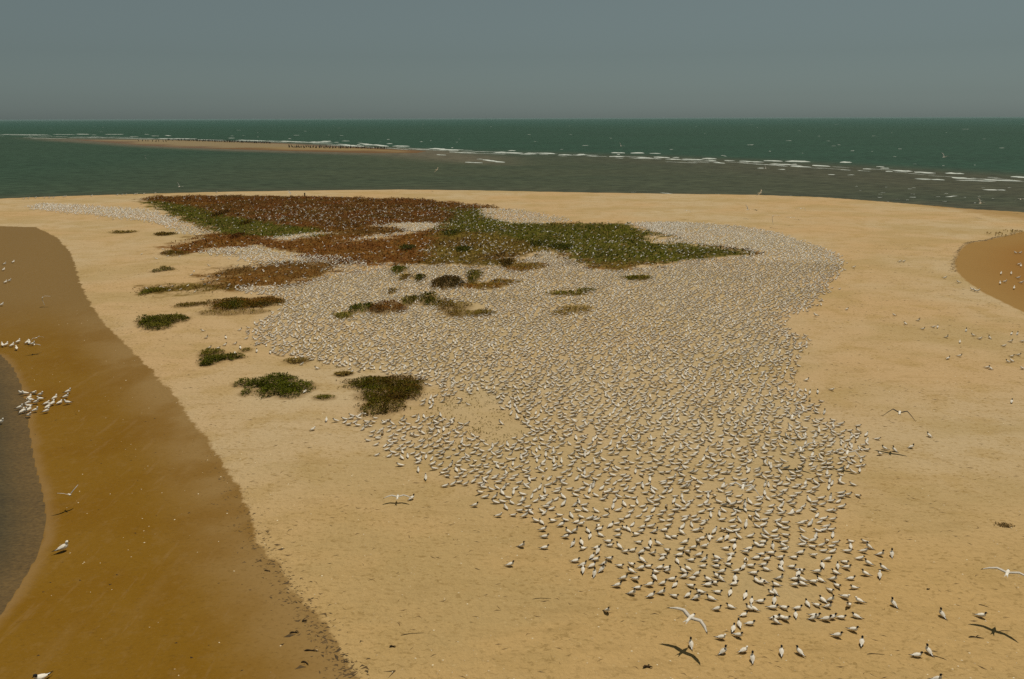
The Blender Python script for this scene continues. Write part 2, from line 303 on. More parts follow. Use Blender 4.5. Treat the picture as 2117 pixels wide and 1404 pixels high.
def water_material():
    k = NT('sea_water'); P = k.pos()
    far = k.attr('far'); mud = k.attr('mud'); lag = k.attr('lagoon'); shal = k.attr('shallow'); edge = k.attr('edge')
    patch = k.noise(k.pos((0.25, 1, 1)), 0.02, 5, 0.6); chop = k.noise(k.pos((0.45, 1.7, 1), 0.1), 0.55, 5, 0.65)
    c = k.mix(k.ramp(far, 0, 1), (0.026, 0.060, 0.036, 1), (0.028, 0.074, 0.052, 1))  # distant water tinted teal, a slight haze fade put into the colour
    inner = k.attr('inner')
    c = k.mix(inner, c, (0.054, 0.064, 0.034, 1))
    c = k.mix(k.math('MULTIPLY', mud, 0.9), c, (0.066, 0.062, 0.036, 1))
    c = k.mix(k.math('MULTIPLY', k.ramp(patch, 0.45, 0.7), 0.35), c, (0.020, 0.040, 0.024, 1))
    c = k.mix(k.math('MULTIPLY', shal, 0.8), c, (0.13, 0.105, 0.068, 1))
    c = k.mix(lag, c, (0.052, 0.040, 0.014, 1))
    c = k.mix(k.math('MULTIPLY', edge, 0.7), c, (0.16, 0.088, 0.022, 1))
    cf = k.noise(k.pos((0.8, 1.3, 1)), 7.0, 3, .7)
    v = k.math('ADD', 1.0, k.math('ADD', k.math('MULTIPLY', k.math('MULTIPLY', k.math('SUBTRACT', chop, 0.5), 3.0), k.math('SUBTRACT', 1.0, k.math('MULTIPLY', lag, .8))), k.math('MULTIPLY', k.math('MULTIPLY', k.math('SUBTRACT', cf, .5), 1.6), lag)))
    h = k.n('ShaderNodeHueSaturation'); k.l(c, h.inputs['Color']); k.l(v, h.inputs['Value'])
    d = k.n('ShaderNodeBsdfDiffuse'); k.l(h.outputs[0], d.inputs[0])
    g = k.n('ShaderNodeBsdfGlossy'); g.inputs['Roughness'].default_value = 0.25; g.inputs['Color'].default_value = (0.9, 0.9, 0.9, 1)
    hg = k.math('ADD', k.math('MULTIPLY', k.noise(k.pos((0.5, 1.3, 1), 0.15), 0.5, 4, 0.6), 1.0), k.math('MULTIPLY', k.noise(k.pos((0.6, 1.5, 1), -0.1), 2.4, 4, 0.6), 0.25))
    nb = k.n('ShaderNodeBump'); nb.inputs['Distance'].default_value = 0.5; k.l(hg, nb.inputs['Height']); k.l(k.ramp(lag, 0, 1, 0.6, 0.2), nb.inputs['Strength'])
    k.l(nb.outputs[0], d.inputs['Normal']); k.l(nb.outputs[0], g.inputs['Normal'])
    ms = k.n('ShaderNodeMixShader'); k.l(k.ramp(lag, 0, 1, 0.065, 0.12), ms.inputs[0]); k.l(d.outputs[0], ms.inputs[1]); k.l(g.outputs[0], ms.inputs[2])
    k.l(ms.outputs[0], k.out.inputs[0]); return k.m
wrows = np.concatenate([np.linspace(-40, 9, 20)[:-1], np.geomspace(10, 1500, 300), np.geomspace(1560, 120000, 40)])
WV, WL, WS = fan(wrows, np.linspace(-1.9, 1.9, 300))
ws = polyline_side(WV, SURF); wl = sdist(WV, LAND); wg = sdist(WV, LAGOON); wsh = sdist(WV, SHAL); wb = sdist(WV, BAR)
dist = np.hypot(WV[:, 0], WV[:, 1])
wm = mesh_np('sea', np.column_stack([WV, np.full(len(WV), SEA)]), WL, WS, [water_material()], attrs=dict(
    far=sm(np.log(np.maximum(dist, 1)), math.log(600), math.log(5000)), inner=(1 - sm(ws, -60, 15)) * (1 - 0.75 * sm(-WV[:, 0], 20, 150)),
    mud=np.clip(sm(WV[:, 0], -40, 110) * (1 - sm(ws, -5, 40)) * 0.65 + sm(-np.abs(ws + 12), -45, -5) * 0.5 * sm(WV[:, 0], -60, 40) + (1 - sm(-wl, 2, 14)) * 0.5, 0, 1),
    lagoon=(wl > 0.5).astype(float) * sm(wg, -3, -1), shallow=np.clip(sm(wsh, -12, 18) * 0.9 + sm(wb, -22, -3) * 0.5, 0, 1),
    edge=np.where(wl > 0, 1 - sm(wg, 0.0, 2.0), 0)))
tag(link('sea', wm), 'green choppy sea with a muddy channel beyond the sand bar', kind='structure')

# ------------------------------------------------------------------ surf: ridges of foam
def foam():
    V, Fc = [], []
    def ridge(x0, y0, x1, y1, hgt, dep):
        a = gnd(x0, y0, SEA); b = gnd(x1, y1, SEA); L = np.linalg.norm(b - a); n = max(4, int(L / 1.6))
        ds = min(1.0, a[1] / 340.0); hgt *= ds; dep *= ds; e = (b - a) / L; nrm = np.array([-e[1], e[0], 0]); base = len(V); off = 0.0
        for i in range(n + 1):
            t = i / n; env = min(1, 9 * min(t, 1 - t) + 0.2); r = rng.random(3)
            off += (r[2] - 0.5) * 0.8; hh = 0.29 * hgt * env * (0.55 + 0.5 * r[0]); dd = 0.75 * dep * env * (0.6 + 0.6 * r[1])
            p = a + (b - a) * t + nrm * off; z = SEA
            V.append([*(p - nrm * dd)[:2], z + 0.02]); V.append([*(p - nrm * dd * 0.25)[:2], z + hh * 0.8]); V.append([*(p + nrm * dd * 0.1)[:2], z + hh]); V.append([*(p + nrm * dd * 0.6)[:2], z - 0.02])
            if i:
                o = base + 4 * (i - 1)
                for j in range(3): Fc.append((o + j, o + 4 + j, o + 5 + j, o + 1 + j))
    S = [(0, 278, 105, 278.5, .7, 4), (110, 278, 160, 278.3, .6, 4), (160, 277.5, 183, 278, 1.1, 5), (190, 279, 200, 279, .5, 3), (217, 278, 256, 278, .8, 4), (62, 287, 140, 286, .35, 4), (58, 283, 68, 283, .4, 3), (140, 285, 240, 285, .5, 4), (240, 285.5, 320, 286.5, .55, 4), (268, 282.5, 288, 282.5, .5, 3), (298, 278, 310, 278, .5, 3), (315, 281, 326, 281.5, .5, 3), (343, 280, 355, 281, .5, 3), (330, 286.5, 365, 287, .8, 5), (360, 286.5, 410, 287.5, .9, 5), (410, 288.5, 470, 290, .5, 4), (474, 285.5, 488, 285.8, .7, 3), (476, 281, 482, 281, .5, 3), (490, 290, 548, 291.5, .7, 4), (550, 292, 580, 292, .5, 3), (580, 292, 625, 294.5, 1.0, 5), (595, 287, 601, 287, .6, 3), (620, 293.5, 690, 296, .5, 4), (640, 294, 683, 293.2, 1.0, 5), (666, 292, 683, 292.5, 1.0, 4), (690, 294.5, 700, 294.5, .5, 3), (710, 291.5, 724, 291.8, .6, 3), (700, 298, 730, 301, .5, 3), (715, 300.5, 752, 303, .6, 4), (738, 299, 745, 299, .6, 3), (748, 297, 770, 300, .6, 4), (765, 300, 778, 300, .5, 3), (778, 299, 795, 303, .6, 4), (800, 288.5, 805, 288.5, .8, 3), (803, 297, 810, 297.5, .6, 3), (815, 302, 846, 302.8, 1.0, 5), (868, 293, 874, 293, .5, 3), (892, 307.5, 922, 309, 1.1, 4), (915, 309, 950, 311, .9, 4), (933, 305.5, 938, 305.5, .5, 3), (930, 314, 985, 316.5, .3, 3), (1030, 314.5, 1042, 316, .9, 4), (1040, 315, 1085, 317, .7, 4), (1056, 311.5, 1063, 312, .7, 3), (1085, 317, 1110, 318, .8, 4), (1121, 316.5, 1147, 318.5, 1.0, 4), (1157, 319.5, 1181, 321, .6, 3), (1195, 319, 1210, 319.3, .7, 3), (1190, 320.5, 1212, 320.5, .6, 3), (1263, 316, 1293, 316.6, 1.1, 4), (1304, 316.5, 1331, 317.2, 1.3, 4), (1343, 317, 1368, 317.5, .6, 3), (1275, 319.5, 1282, 319.5, .5, 3), (1214, 322, 1240, 323.5, .5, 3), (1260, 323.5, 1292, 324.5, .7, 4), (1323, 325.5, 1351, 327.5, .7, 4), (1353, 324.5, 1382, 326.5, .9, 4), (1384, 328.5, 1410, 330, .7, 4), (1393, 325.5, 1405, 326, .6, 3), (1410, 329, 1460, 330.5, .7, 4), (1453, 327.5, 1481, 328.8, .9, 4), (1460, 331, 1480, 332.5, .6, 3), (1480, 336, 1490, 338, .6, 3), (1500, 331.5, 1520, 332.5, .5, 3), (1530, 333, 1580, 335.5, .6, 4), (1582, 332, 1618, 334, 1.0, 4), (1624, 333.5, 1675, 335, 1.4, 4), (1592, 339, 1640, 340.5, .8, 4), (1640, 339.5, 1650, 340, .6, 3), (1636, 343, 1680, 346, .8, 4), (1683, 341.5, 1720, 344.5, .9, 4), (1568, 347.5, 1580, 348, .6, 3), (1613, 350, 1620, 351, .6, 3), (1739, 335.2, 1764, 336.2, 1.2, 4), (1712, 361, 1726, 361, .4, 3), (1758, 361.5, 1765, 362, .5, 3), (1790, 349, 1797, 350, .5, 3), (1814, 344.5, 1826, 345.2, .5, 3), (1822, 347.5, 1840, 348.5, .8, 3), (1834, 354, 1850, 355, .8, 3), (1848, 352, 1890, 354.5, .8, 4), (1890, 355.5, 1937, 358, .9, 4), (1954, 358, 1992, 360, 1.2, 4), (1891, 369.5, 1928, 371, .8, 4), (1930, 370.5, 1958, 372.5, .8, 4), (1968, 366.5, 2000, 368, .6, 4), (1975, 372.5, 2060, 375, .5, 3), (1970, 368.5, 2020, 371, .5, 3), (2030, 371, 2117, 375.5, .6, 4), (2092, 365, 2130, 368, 1.0, 4), (2028, 392, 2058, 392, .6, 3), (2060, 393, 2080, 393.5, .5, 3), (1363, 398.4, 1400, 400.6, .25, 1.2), (1302, 397.5, 1318, 397.6, .15, .8), (1476, 401.6, 1492, 402, .15, .8), (1632, 404.5, 1640, 404.8, .15, .8), (1975, 433, 1985, 434, .2, 1.0), (1000, 330, 1043, 336, .35, 3), (965, 335, 1000, 337, .4, 3), (985, 329, 1000, 329.5, .4, 2), (905, 319.5, 925, 321, .35, 2), (1815, 407.5, 1826, 408, .3, 1.5), (1880, 408, 1895, 408, .3, 1.5), (1950, 407, 1980, 405, .3, 1.5)]
    for s in S: ridge(*s)
    # thin broken lines of spent foam along the surf
    sx, sy = zip(*surf_px)
    for x in np.arange(-20, 2117, 16.0):
        if rng.random() < .3: continue
        x0 = x + rng.uniform(-8, 8); L = rng.uniform(18, 85); dy = rng.normal(1.5, 1.8)
        ridge(x0, np.interp(x0, sx, sy) + dy, x0 + L, np.interp(x0 + L, sx, sy) + dy + rng.normal(0, .4), .24, 1.0)
    # scattered whitecaps out at sea
    for _ in range(100):
        y = 247 + 100 * rng.random() ** 1.1; x = rng.uniform(-60, 2180)
        lim = np.interp(x, [q[0] for q in surf_px], [q[1] for q in surf_px])
        if y > lim - 3: continue
        L = rng.uniform(2, 9) if rng.random() < .8 else rng.uniform(9, 16); ridge(x, y, x + L, y + rng.uniform(-.2, .3), rng.uniform(.2, .45), rng.uniform(.6, 1.6))
    for _ in range(22):
        x = rng.uniform(1750, 2117); y = rng.uniform(385, 420); L = rng.uniform(3, 14); ridge(x, y, x + L, y + .3, .2, 1.0)
    k = NT('foam'); b = k.n('ShaderNodeBsdfPrincipled'); P = k.pos()
    k.l(k.mix(k.ramp(k.noise(P, 0.8, 4), .35, .7), (0.40, 0.44, 0.38, 1), (0.62, 0.63, 0.55, 1)), b.inputs['Base Color']); b.inputs['Roughness'].default_value = 0.9; b.inputs['Specular IOR Level'].default_value = 0.1
    k.l(b.outputs[0], k.out.inputs[0])
    lo, sz = flat(Fc)
    tag(link('surf_foam', mesh_np('surf_foam', V, lo, sz, [k.m])), 'white broken crests of surf on the green sea', 'surf', kind='stuff')
foam()

# ------------------------------------------------------------------ birds
M_WHITE = simple('plumage_white', (0.88, 0.81, 0.68, 1), 0.8, 0.0, 0.10)
M_GREY = simple('mantle_grey', (0.81, 0.73, 0.60, 1), 0.8, 0.0, 0.24)
M_BLACK = simple('cap_black', (0.012, 0.011, 0.010, 1), 0.7, 0.2)
M_BILL = simple('bill_orange', (0.34, 0.17, 0.04, 1), 0.5, 0.3)
M_DARK = simple('wing_tip_dark', (0.055, 0.045, 0.038, 1), 0.8, 0.1)
M_BROWN = simple('plumage_dark_brown', (0.035, 0.026, 0.018, 1), 0.8, 0.2)
def wing_mat():
    k = NT('wing_feathers'); d = k.n('ShaderNodeBsdfDiffuse'); t = k.n('ShaderNodeBsdfTranslucent'); ms = k.n('ShaderNodeMixShader'); ms.inputs[0].default_value = .5
    d.inputs[0].default_value = (.82, .78, .70, 1); t.inputs[0].default_value = (.82, .78, .70, 1); k.l(d.outputs[0], ms.inputs[1]); k.l(t.outputs[0], ms.inputs[2]); k.l(ms.outputs[0], k.out.inputs[0]); return k.m
M_WING = wing_mat()
BM = [M_WHITE, M_GREY, M_BLACK, M_BILL, M_DARK, M_BROWN, M_WING]

def loft(rings, n):
    """rings: (x, z, half width, half height) from tail to bill; one closed skin"""
    V, Fc = [], []; C = np.array([(r[0], r[1]) for r in rings], float)
    T = np.gradient(C, axis=0); T /= np.linalg.norm(T, axis=1)[:, None] + 1e-9
    for (x, z, rw, rh), t in zip(rings, T):
        nx, nz = -t[1], t[0]
        for j in range(n):
            a = 2 * math.pi * j / n; V.append((x + nx * rh * math.cos(a), rw * math.sin(a), z + nz * rh * math.cos(a)))
    for i in range(len(rings) - 1):
        for j in range(n):
            k = (j + 1) % n; Fc.append(((i * n + j, i * n + k, (i + 1) * n + k, (i + 1) * n + j), i, j))
    a = len(V); V.append((rings[0][0], 0, rings[0][1])); V.append((rings[-1][0], 0, rings[-1][1])); last = (len(rings) - 1) * n
    for j in range(n):
        k = (j + 1) % n; Fc.append(((a, k, j), 0, j)); Fc.append(((a + 1, last + j, last + k), len(rings) - 2, j))
    return V, Fc
def tube(V, Fc, mi, pts, rad, n=4, m=2, flatten=None):
    base = len(V); pts = [np.array(p, float) for p in pts]
    for i, p in enumerate(pts):
        t = pts[min(i + 1, len(pts) - 1)] - pts[max(i - 1, 0)]; t /= np.linalg.norm(t)
        u = np.cross(t, (0, 1, 0.03)); u /= np.linalg.norm(u); v = np.cross(t, u); r = rad[i]
        ru, rv = (r, r) if np.isscalar(r) else r
        for j in range(n):
            a = 2 * math.pi * (j + 0.5) / n; V.append(tuple(p + u * ru * math.cos(a) + v * rv * math.sin(a)))
        if i:
            for j in range(n):
                k = (j + 1) % n; Fc.append((base + (i - 1) * n + j, base + (i - 1) * n + k, base + i * n + k, base + i * n + j)); mi.append(m if np.isscalar(m) else m[i - 1])
    Fc.append(tuple(base + j for j in range(n))); mi.append(m if np.isscalar(m) else m[0])
    Fc.append(tuple(base + (len(pts) - 1) * n + j for j in reversed(range(n)))); mi.append(m if np.isscalar(m) else m[-1])

BSCALE = 0.66
def standing_bird(n=12, pitch=0.0, drop=0.0, neck=0.0, cap=True, gull=False, legs=True, lod=0, tuck=False, wings_up=False, dark=False):
    """a resting tern (or gull) along +X: body, neck, head and bill are one skin; folded wings and legs grow from it"""
    R_ = [(-.27, .150, .018, .004), (-.21, .146, .026, .010), (-.16, .146, .040, .028), (-.10, .150, .062, .055), (-.03, .155, .080, .074), (.04, .165, .084, .080), (.09, .185, .072, .070),
          (.12, .220, .046, .050), (.132, .255 + neck, .037, .038), (.146, .288 + neck, .046, .045), (.176, .297 + neck, .040, .038), (.196, .289 + neck, .016, .017), (.22, .282 + neck, .009, .011), (.25, .270 + neck, .002, .003)]
    if gull:
        R_ = [(r[0] * (0.95 if r[0] > .19 else 1), r[1], r[2] * 1.12, r[3] * 1.12) for r in R_]
    if tuck:   # head drawn into the shoulders
        R_ = [(x - (.018 if i > 6 else 0), z - (.030 if i > 7 else .008 if i > 6 else 0), a, b) for i, (x, z, a, b) in enumerate(R_)]
    if lod: R_ = [R_[i] for i in ((0, 3, 5, 7, 9, 10, 13) if lod == 1 else (0, 4, 6, 9, 13))]
    hs_ = {0: 8, 1: 4, 2: 3}[lod]; bs = {0: 11, 1: 5, 2: 4}[lod]
    V, Fx = loft(R_, n); Fc, mi = [], []
    for f, i, j in Fx:
        a = 2 * math.pi * (j + .5) / n; up = math.cos(a); mm = 0
        if i >= bs: mm = 3 if not gull else 2
        elif i >= hs_:
            if cap and up > (0.3 if lod == 2 else 0.0 if lod else -0.35): mm = 2
        elif i < (7 if not lod else hs_ - 1) and up > 0.35 and i >= (2 if not lod else 1): mm = 1
        if dark: mm = 5 if i < bs else 3
        Fc.append(f); mi.append(mm)
    wm_ = [1, 1, 1, 4, 4] if not gull else [1, 1, 1, 4, 2]
    if dark: wm_ = [5] * 5
    if not wings_up:
        for s in (-1, 1):
            if lod == 2: break
            pts = [(.085, s * .064, .205), (.02, s * .084, .180), (-.07, s * .074, .166), (-.15, s * .048, .156), (-.22, s * .024, .152), (-.35, s * .006, .162)]
            rd = [(.012, .010), (.046, .010), (.040, .010), (.026, .008), (.014, .006), (.003, .003)]
            if lod: pts, rd, wq = [pts[0], pts[2], pts[4], pts[5]], [rd[1], rd[2], rd[4], rd[5]], [wm_[0], wm_[0], wm_[3]]
            tube(V, Fc, mi, pts, rd, 4 if lod else 6, wq if lod else wm_)
        if lod == 2: tube(V, Fc, mi, [(-.1, 0, .16), (-.31, 0, .146)], [(.022, .03), (.004, .01)], 3, 1)
    else:
        for s in (-1, 1):
            tube(V, Fc, mi, [(.06, s * .05, .20), (.03, s * .16, .34), (.02, s * .25, .47), (-.12, s * .36, .62)], [(.05, .012), (.06, .010), (.045, .008), (.004, .003)], 6, [1, 1, 4])
    V = np.array(V); pv = np.array([0, 0, .13]); c, s_ = math.cos(pitch), math.sin(pitch)
    q = V - pv; V = np.stack([q[:, 0] * c - q[:, 2] * s_, q[:, 1], q[:, 0] * s_ + q[:, 2] * c], 1) + pv
    V[:, 2] -= drop
    V = [tuple(v) for v in V]
    if legs:
        for s in (-1, 1):
            tube(V, Fc, mi, [(0.0, s * .022, .125 - drop), (-.008, s * .022, .055), (.004, s * .022, .006)], [.009, .0045, .0045], 4, 2)
            tube(V, Fc, mi, [(-.01, s * .022, .004), (.045, s * .024, .003)], [(.003, .006), (.003, .018)], 4, 2)
    return np.array(V) * BSCALE, Fc, np.array(mi)
def flying_bird(dih1=.15, dih2=-.1, sweep=.12, gull=False, n=10, span=.64):
    """a tern in the air along +X, wings spread"""
    R_ = [(-.20, .0, .050, .004), (-.15, .0, .034, .012), (-.09, .0, .042, .034), (-.02, .0, .055, .052), (.05, .003, .056, .053), (.10, .008, .042, .042), (.135, .012, .032, .034), (.165, .012, .031, .031), (.19, .008, .015, .016), (.215, .004, .008, .009), (.25, -.002, .002, .003)]
    V, Fx = loft(R_, n); Fc, mi = [], []
    for f, i, j in Fx:
        up = math.cos(2 * math.pi * (j + .5) / n); mm = 0
        if i >= 8: mm = 2 if gull else 3
        elif i >= 6 and up > 0 and not gull: mm = 2
        elif 2 <= i < 6 and up > .3: mm = 1
        Fc.append(f); mi.append(mm)
    for s in (-1, 1):   # forked tail
        tube(V, Fc, mi, [(-.15, s * .012, 0), (-.29, s * .045, .0)], [(.006, .03), (.002, .006)], 4, 6)
        y1, y2, y3 = .045, span * .42, span
        z2 = (y2 - y1) * math.tan(dih1); z3 = z2 + (y3 - y2) * math.tan(dih2)
        ym = (y2 + y3) / 2; zm = (z2 + z3) / 2 + .01
        st = [((.055, y1, .02), (-.075, y1, .015)), ((.085, y1 + (y2 - y1) * .5, .02 + z2 * .5), (-.055, y1 + (y2 - y1) * .5, .015 + z2 * .5)), ((.10, y2, .02 + z2), (-.02, y2, .015 + z2)),
              ((.06 - sweep * .35, ym, .015 + zm), (-.03 - sweep * .55, ym, .012 + zm)), ((.0 - sweep * .8, y2 + (y3 - y2) * .85, .01 + z2 + (z3 - z2) * .85), (-.05 - sweep * .9, y2 + (y3 - y2) * .85, .008 + z2 + (z3 - z2) * .85)), ((-.06 - sweep, y3, .01 + z3), (-.065 - sweep, y3, .009 + z3))]
        b0 = len(V)
        for le, te in st:
            th = .012
            mid_ = [(le[i_] * .6 + te[i_] * .4) for i_ in range(3)]
            V += [(le[0], s * le[1], le[2]), (mid_[0], s * mid_[1], mid_[2] + th), (te[0], s * te[1], te[2]), (mid_[0], s * mid_[1], mid_[2] - th * .4)]
        for i in range(len(st) - 1):
            o = b0 + 4 * i
            for j in range(4):
                k = (j + 1) % 4; f = (o + j, o + k, o + 4 + k, o + 4 + j); Fc.append(f if s > 0 else f[::-1])
                mi.append(4 if i == 4 else 6)
    return np.array(V), Fc, np.array(mi)
def bird_mesh(name, t):
    V, Fc, mi = t; lo, sz = flat(Fc); return mesh_np(name, V, lo, sz, BM, mi)

POSES = {
    'sit': bird_mesh('tern_sitting', standing_bird(drop=.075, legs=False)),
    'low': bird_mesh('tern_low', standing_bird(drop=.08, legs=False, tuck=True, pitch=.05)),
    'stand': bird_mesh('tern_standing', standing_bird(pitch=.16, drop=.035)),
    'alert': bird_mesh('tern_alert', standing_bird(pitch=.36, neck=.03, drop=.03)),
    'white': bird_mesh('tern_pale_head', standing_bird(pitch=.12, cap=False, tuck=True, drop=.04)),
    'preen': bird_mesh('tern_preening', standing_bird(pitch=.5, tuck=True)),
}
_b = BSCALE; BSCALE = _b * 1.25
GULL = {'stand': bird_mesh('gull_standing', standing_bird(pitch=.10, cap=False, gull=True)), 'low': bird_mesh('gull_resting', standing_bird(drop=.05, cap=False, gull=True, tuck=True, legs=False)), 'dark': bird_mesh('gull_dark_back', standing_bird(pitch=.15, cap=True, gull=True, dark=False))}
BSCALE = _b
FLY = {'glide': bird_mesh('tern_gliding', flying_bird(.18, -.12)), 'vee': bird_mesh('tern_wings_up', flying_bird(.75, .45, .05)), 'arch': bird_mesh('tern_wings_arched', flying_bird(.35, -.75, .05)), 'down': bird_mesh('tern_wings_down', flying_bird(-.5, -1.0, .05)), 'flat': bird_mesh('tern_wings_flat', flying_bird(.05, .0, .16))}
_v, _f, _m = flying_bird(.35, -.75, .05); FLY['dark'] = bird_mesh('bird_dark_wings', (_v, _f, np.where(_m == 6, 4, _m)))
def cormorant():
    R_ = [(-.30, .10, .05, .01), (-.2, .2, .08, .06), (-.05, .34, .13, .13), (.05, .5, .13, .12), (.08, .62, .07, .07), (.06, .74, .04, .045), (.08, .84, .045, .045), (.13, .87, .04, .035), (.19, .86, .016, .016), (.30, .83, .006, .006)]
    V, Fx = loft(R_, 8); Fc = [f[0] for f in Fx]; mi = [5] * len(Fc)
    for s in (-1, 1):
        tube(V, Fc, mi, [(.08, s * .11, .52), (-.06, s * .12, .34), (-.30, s * .05, .12)], [(.04, .03), (.09, .03), (.01, .01)], 6, 5)
        tube(V, Fc, mi, [(-.02, s * .05, .28), (0, s * .05, .0)], [.03, .014], 4, 2)
    return np.array(V), Fc, np.array(mi)

def put(name, me, loc, head, label, cat, group, scale=1.0, tilt=0.0, roll=0.0):
    o = link(name, me); o.location = loc; o.rotation_euler = (roll, -tilt, head); o.scale = (scale,) * 3
    return tag(o, label, cat, group)
HEAD = {'R': 0.0, 'L': math.pi, 'A': math.pi / 2, 'T': -math.pi / 2, 'RA': .7, 'LA': math.pi - .7, 'RT': -.7, 'LT': math.pi + .7}
def hd(h, x, y):
    """heading as the photo shows it, turned with the line of sight"""
    return HEAD[h] - math.atan2(x, y) + rng.normal(0, .12)

# --- terns that stand apart from the crowd: photo pixel, heading, pose, label
G_OUT = 'terns standing apart at the edge of the colony'
APART = [
 (1615, 1352, 'A', 'stand', 'tern seen from behind on sand, middle of the front row at the colony tip'),
 (1652, 1352, 'LA', 'stand', 'tern turned to the lagoon, end of the front row beside the colony tip'),
 (1538, 1349, 'RA', 'white', 'pale headed plump tern in the front row at the colony tip'),
 (1496, 1351, 'RA', 'alert', 'tern with raised black cap in the front row, beside the pale headed tern'),
 (1555, 1365, 'A', 'alert', 'small upright tern in front of all others at the colony tip'),
 (1428, 1336, 'A', 'alert', 'lone upright tern beside the shadow of the flying bird'),
 (1492, 1322, 'R', 'white', 'pale headed tern side on, just behind the front row of the colony tip'),
 (1527, 1318, 'R', 'stand', 'black capped tern side on, just behind the pale headed pair at the tip'),
 (1256, 1268, 'RT', 'preen', 'hunched tern with dark cap alone on open sand, before the colony tip'),
 (1308, 1230, 'R', 'alert', 'tern with neck up, lowest along the lagoon side edge of the colony tip'),
 (1278, 1214, 'R', 'stand', 'tern just uphill of the neck up tern on the lagoon side edge'),
 (1056, 1171, 'R', 'stand', 'lone slim tern on bare sand, farthest from the colony tip edge'),
 (1080, 1132, 'R', 'alert', 'darker grey tern standing side on, beside three loose terns'),
 (1127, 1135, 'R', 'sit', 'low tern side on, close to the darker grey tern'),
 (1127, 1112, 'R', 'sit', 'middle tern of the loose column near the darker grey tern'),
 (1124, 1098, 'R', 'stand', 'uppermost tern of the loose column near the darker grey tern'),
 (1190, 1101, 'R', 'alert', 'plump tern at the gap between the loose column and the crowd'),
 (1205, 1182, 'A', 'white', 'pale tern seen from behind, first of an edge pair on the lagoon side'),
 (1229, 1189, 'A', 'alert', 'black capped tern seen from behind, second of an edge pair'),
 (1245, 1181, 'RA', 'alert', 'black capped tern right behind the edge pair seen from behind'),
 (1843, 1149, 'A', 'alert', 'upright tern standing alone on the pool side of the colony'),
 (1821, 1150, 'R', 'alert', 'tern side on beside the upright lone tern on the pool side'),
 (1818, 1193, 'A', 'white', 'white tern seen from behind on the pool side edge with a dark shadow'),
 (1825, 1178, 'L', 'stand', 'tern facing the lagoon, just above the white tern seen from behind'),
 (1794, 1168, 'L', 'stand', 'tern with tail to the pool, in the edge pair on the pool side'),
 (1788, 1190, 'L', 'stand', 'lower tern with tail to the pool and a long shadow'),
 (1795, 1134, 'L', 'alert', 'topmost tern of the pool side edge group'),
 (1775, 1246, 'L', 'white', 'long white tern without cap lying side on at the pool side corner'),
 (1769, 1277, 'L', 'low', 'crouching tern below the long white tern at the corner'),
 (1781, 1332, 'A', 'stand', 'tern seen from behind at the lowest pool side corner of the colony'),
 (1732, 1318, 'R', 'stand', 'tern side on above the lowest corner tern, by the front edge'),
 (1765, 1306, 'R', 'stand', 'tern with cap up beside the lowest pool side corner'),
 (1846, 1252, 'LA', 'alert', 'slim tern alone on sand between the colony corner and the pair beyond'),
 (1946, 1274, 'LA', 'alert', 'tern with shaggy crest alone on the open pool side sand'),
 (2029, 1277, 'R', 'stand', 'white breasted tern above the flying bird shadow on the pool side'),
 (1896, 1358, 'RA', 'sit', 'round sitting tern of the near pair on open sand'),
 (1918, 1350, 'LA', 'alert', 'taller tern of the near pair on open sand'),
 (1938, 1409, 'R', 'alert', 'tern cut off by the lower edge of the view'),
 (648, 890, 'RA', 'white', 'whitish tern standing alone lowest on the lagoon side slope'),
 (675, 871, 'A', 'white', 'whitish tern between the lone one and the edge of the crowd'),
 (852, 1033, 'RA', 'stand', 'tern on bare sand with another flying in low behind it'),
 (983, 1048, 'R', 'stand', 'tern resting on bare sand just off the lagoon side edge'),
 (1668, 788, 'RA', 'stand', 'uppermost of five terns strung along the pool side bay of the colony'),
 (1674, 814, 'A', 'stand', 'second of five terns strung along the pool side bay'),
 (1674, 829, 'T', 'stand', 'third of five terns strung along the pool side bay'),
 (1690, 813, 'A', 'stand', 'tern a step outside the string along the pool side bay'),
 (1720, 808, 'R', 'white', 'pale tern outermost from the pool side bay of the colony'),
 (1704, 855, 'A', 'alert', 'upright white tern at the inner corner of the pool side bay'),
 (2091, 833, 'A', 'stand', 'solitary tern far out on the pool side sand'),
 (1920, 903, 'LA', 'stand', 'greyish tern alone beneath the dark arched flying bird'),
 (1884, 927, 'RA', 'stand', 'grey tern between the group of three and the lone greyish one'),
 (1848, 933, 'LA', 'alert', 'upright tern of the group of three off the pool side edge'),
 (1828, 930, 'L', 'stand', 'side on tern of the group of three off the pool side edge'),
 (1818, 941, 'LT', 'stand', 'lower tern of the group of three off the pool side edge'),
 (1772, 893, 'L', 'alert', 'tern with cap raised at the upper pool side shoulder of the crowd'),
 (419, 686, 'L', 'stand', 'tern on open sand between the green shrub and the colony'),
 (428, 700, 'R', 'alert', 'tern just below another between the green shrub and the colony'),
 (467, 700, 'A', 'stand', 'thin upright tern half way from the green shrub to the colony'),
 (497, 684, 'R', 'stand', 'tern just off the lagoon side bulge of the colony'),
 (434, 721, 'R', 'stand', 'tern behind the upper tuft of the small green plant pair'),
 (452, 721, 'R', 'low', 'crouched tern beside the upper tuft of the small plant pair'),
 (466, 715, 'RA', 'stand', 'tern with outstretched body above the small plant pair'),
 (487, 713, 'R', 'stand', 'tern at the end of the row leading to the small plant pair'),
 (497, 721, 'A', 'stand', 'tern below the row leading to the small plant pair'),
 (486, 733, 'A', 'white', 'tern standing right behind the longer green plant'),
 (531, 728, 'A', 'stand', 'first tern at the foot of the lagoon side bulge'),
 (559, 731, 'A', 'stand', 'second tern at the foot of the lagoon side bulge'),
 (655, 764, 'L', 'stand', 'tern with dark tail on sand above the wide low plant'),
 (600, 800, 'RA', 'white', 'white tern standing in the wide low plant'),
 (631, 812, 'RA', 'stand', 'grey tern standing at the thin end of the wide low plant'),
]
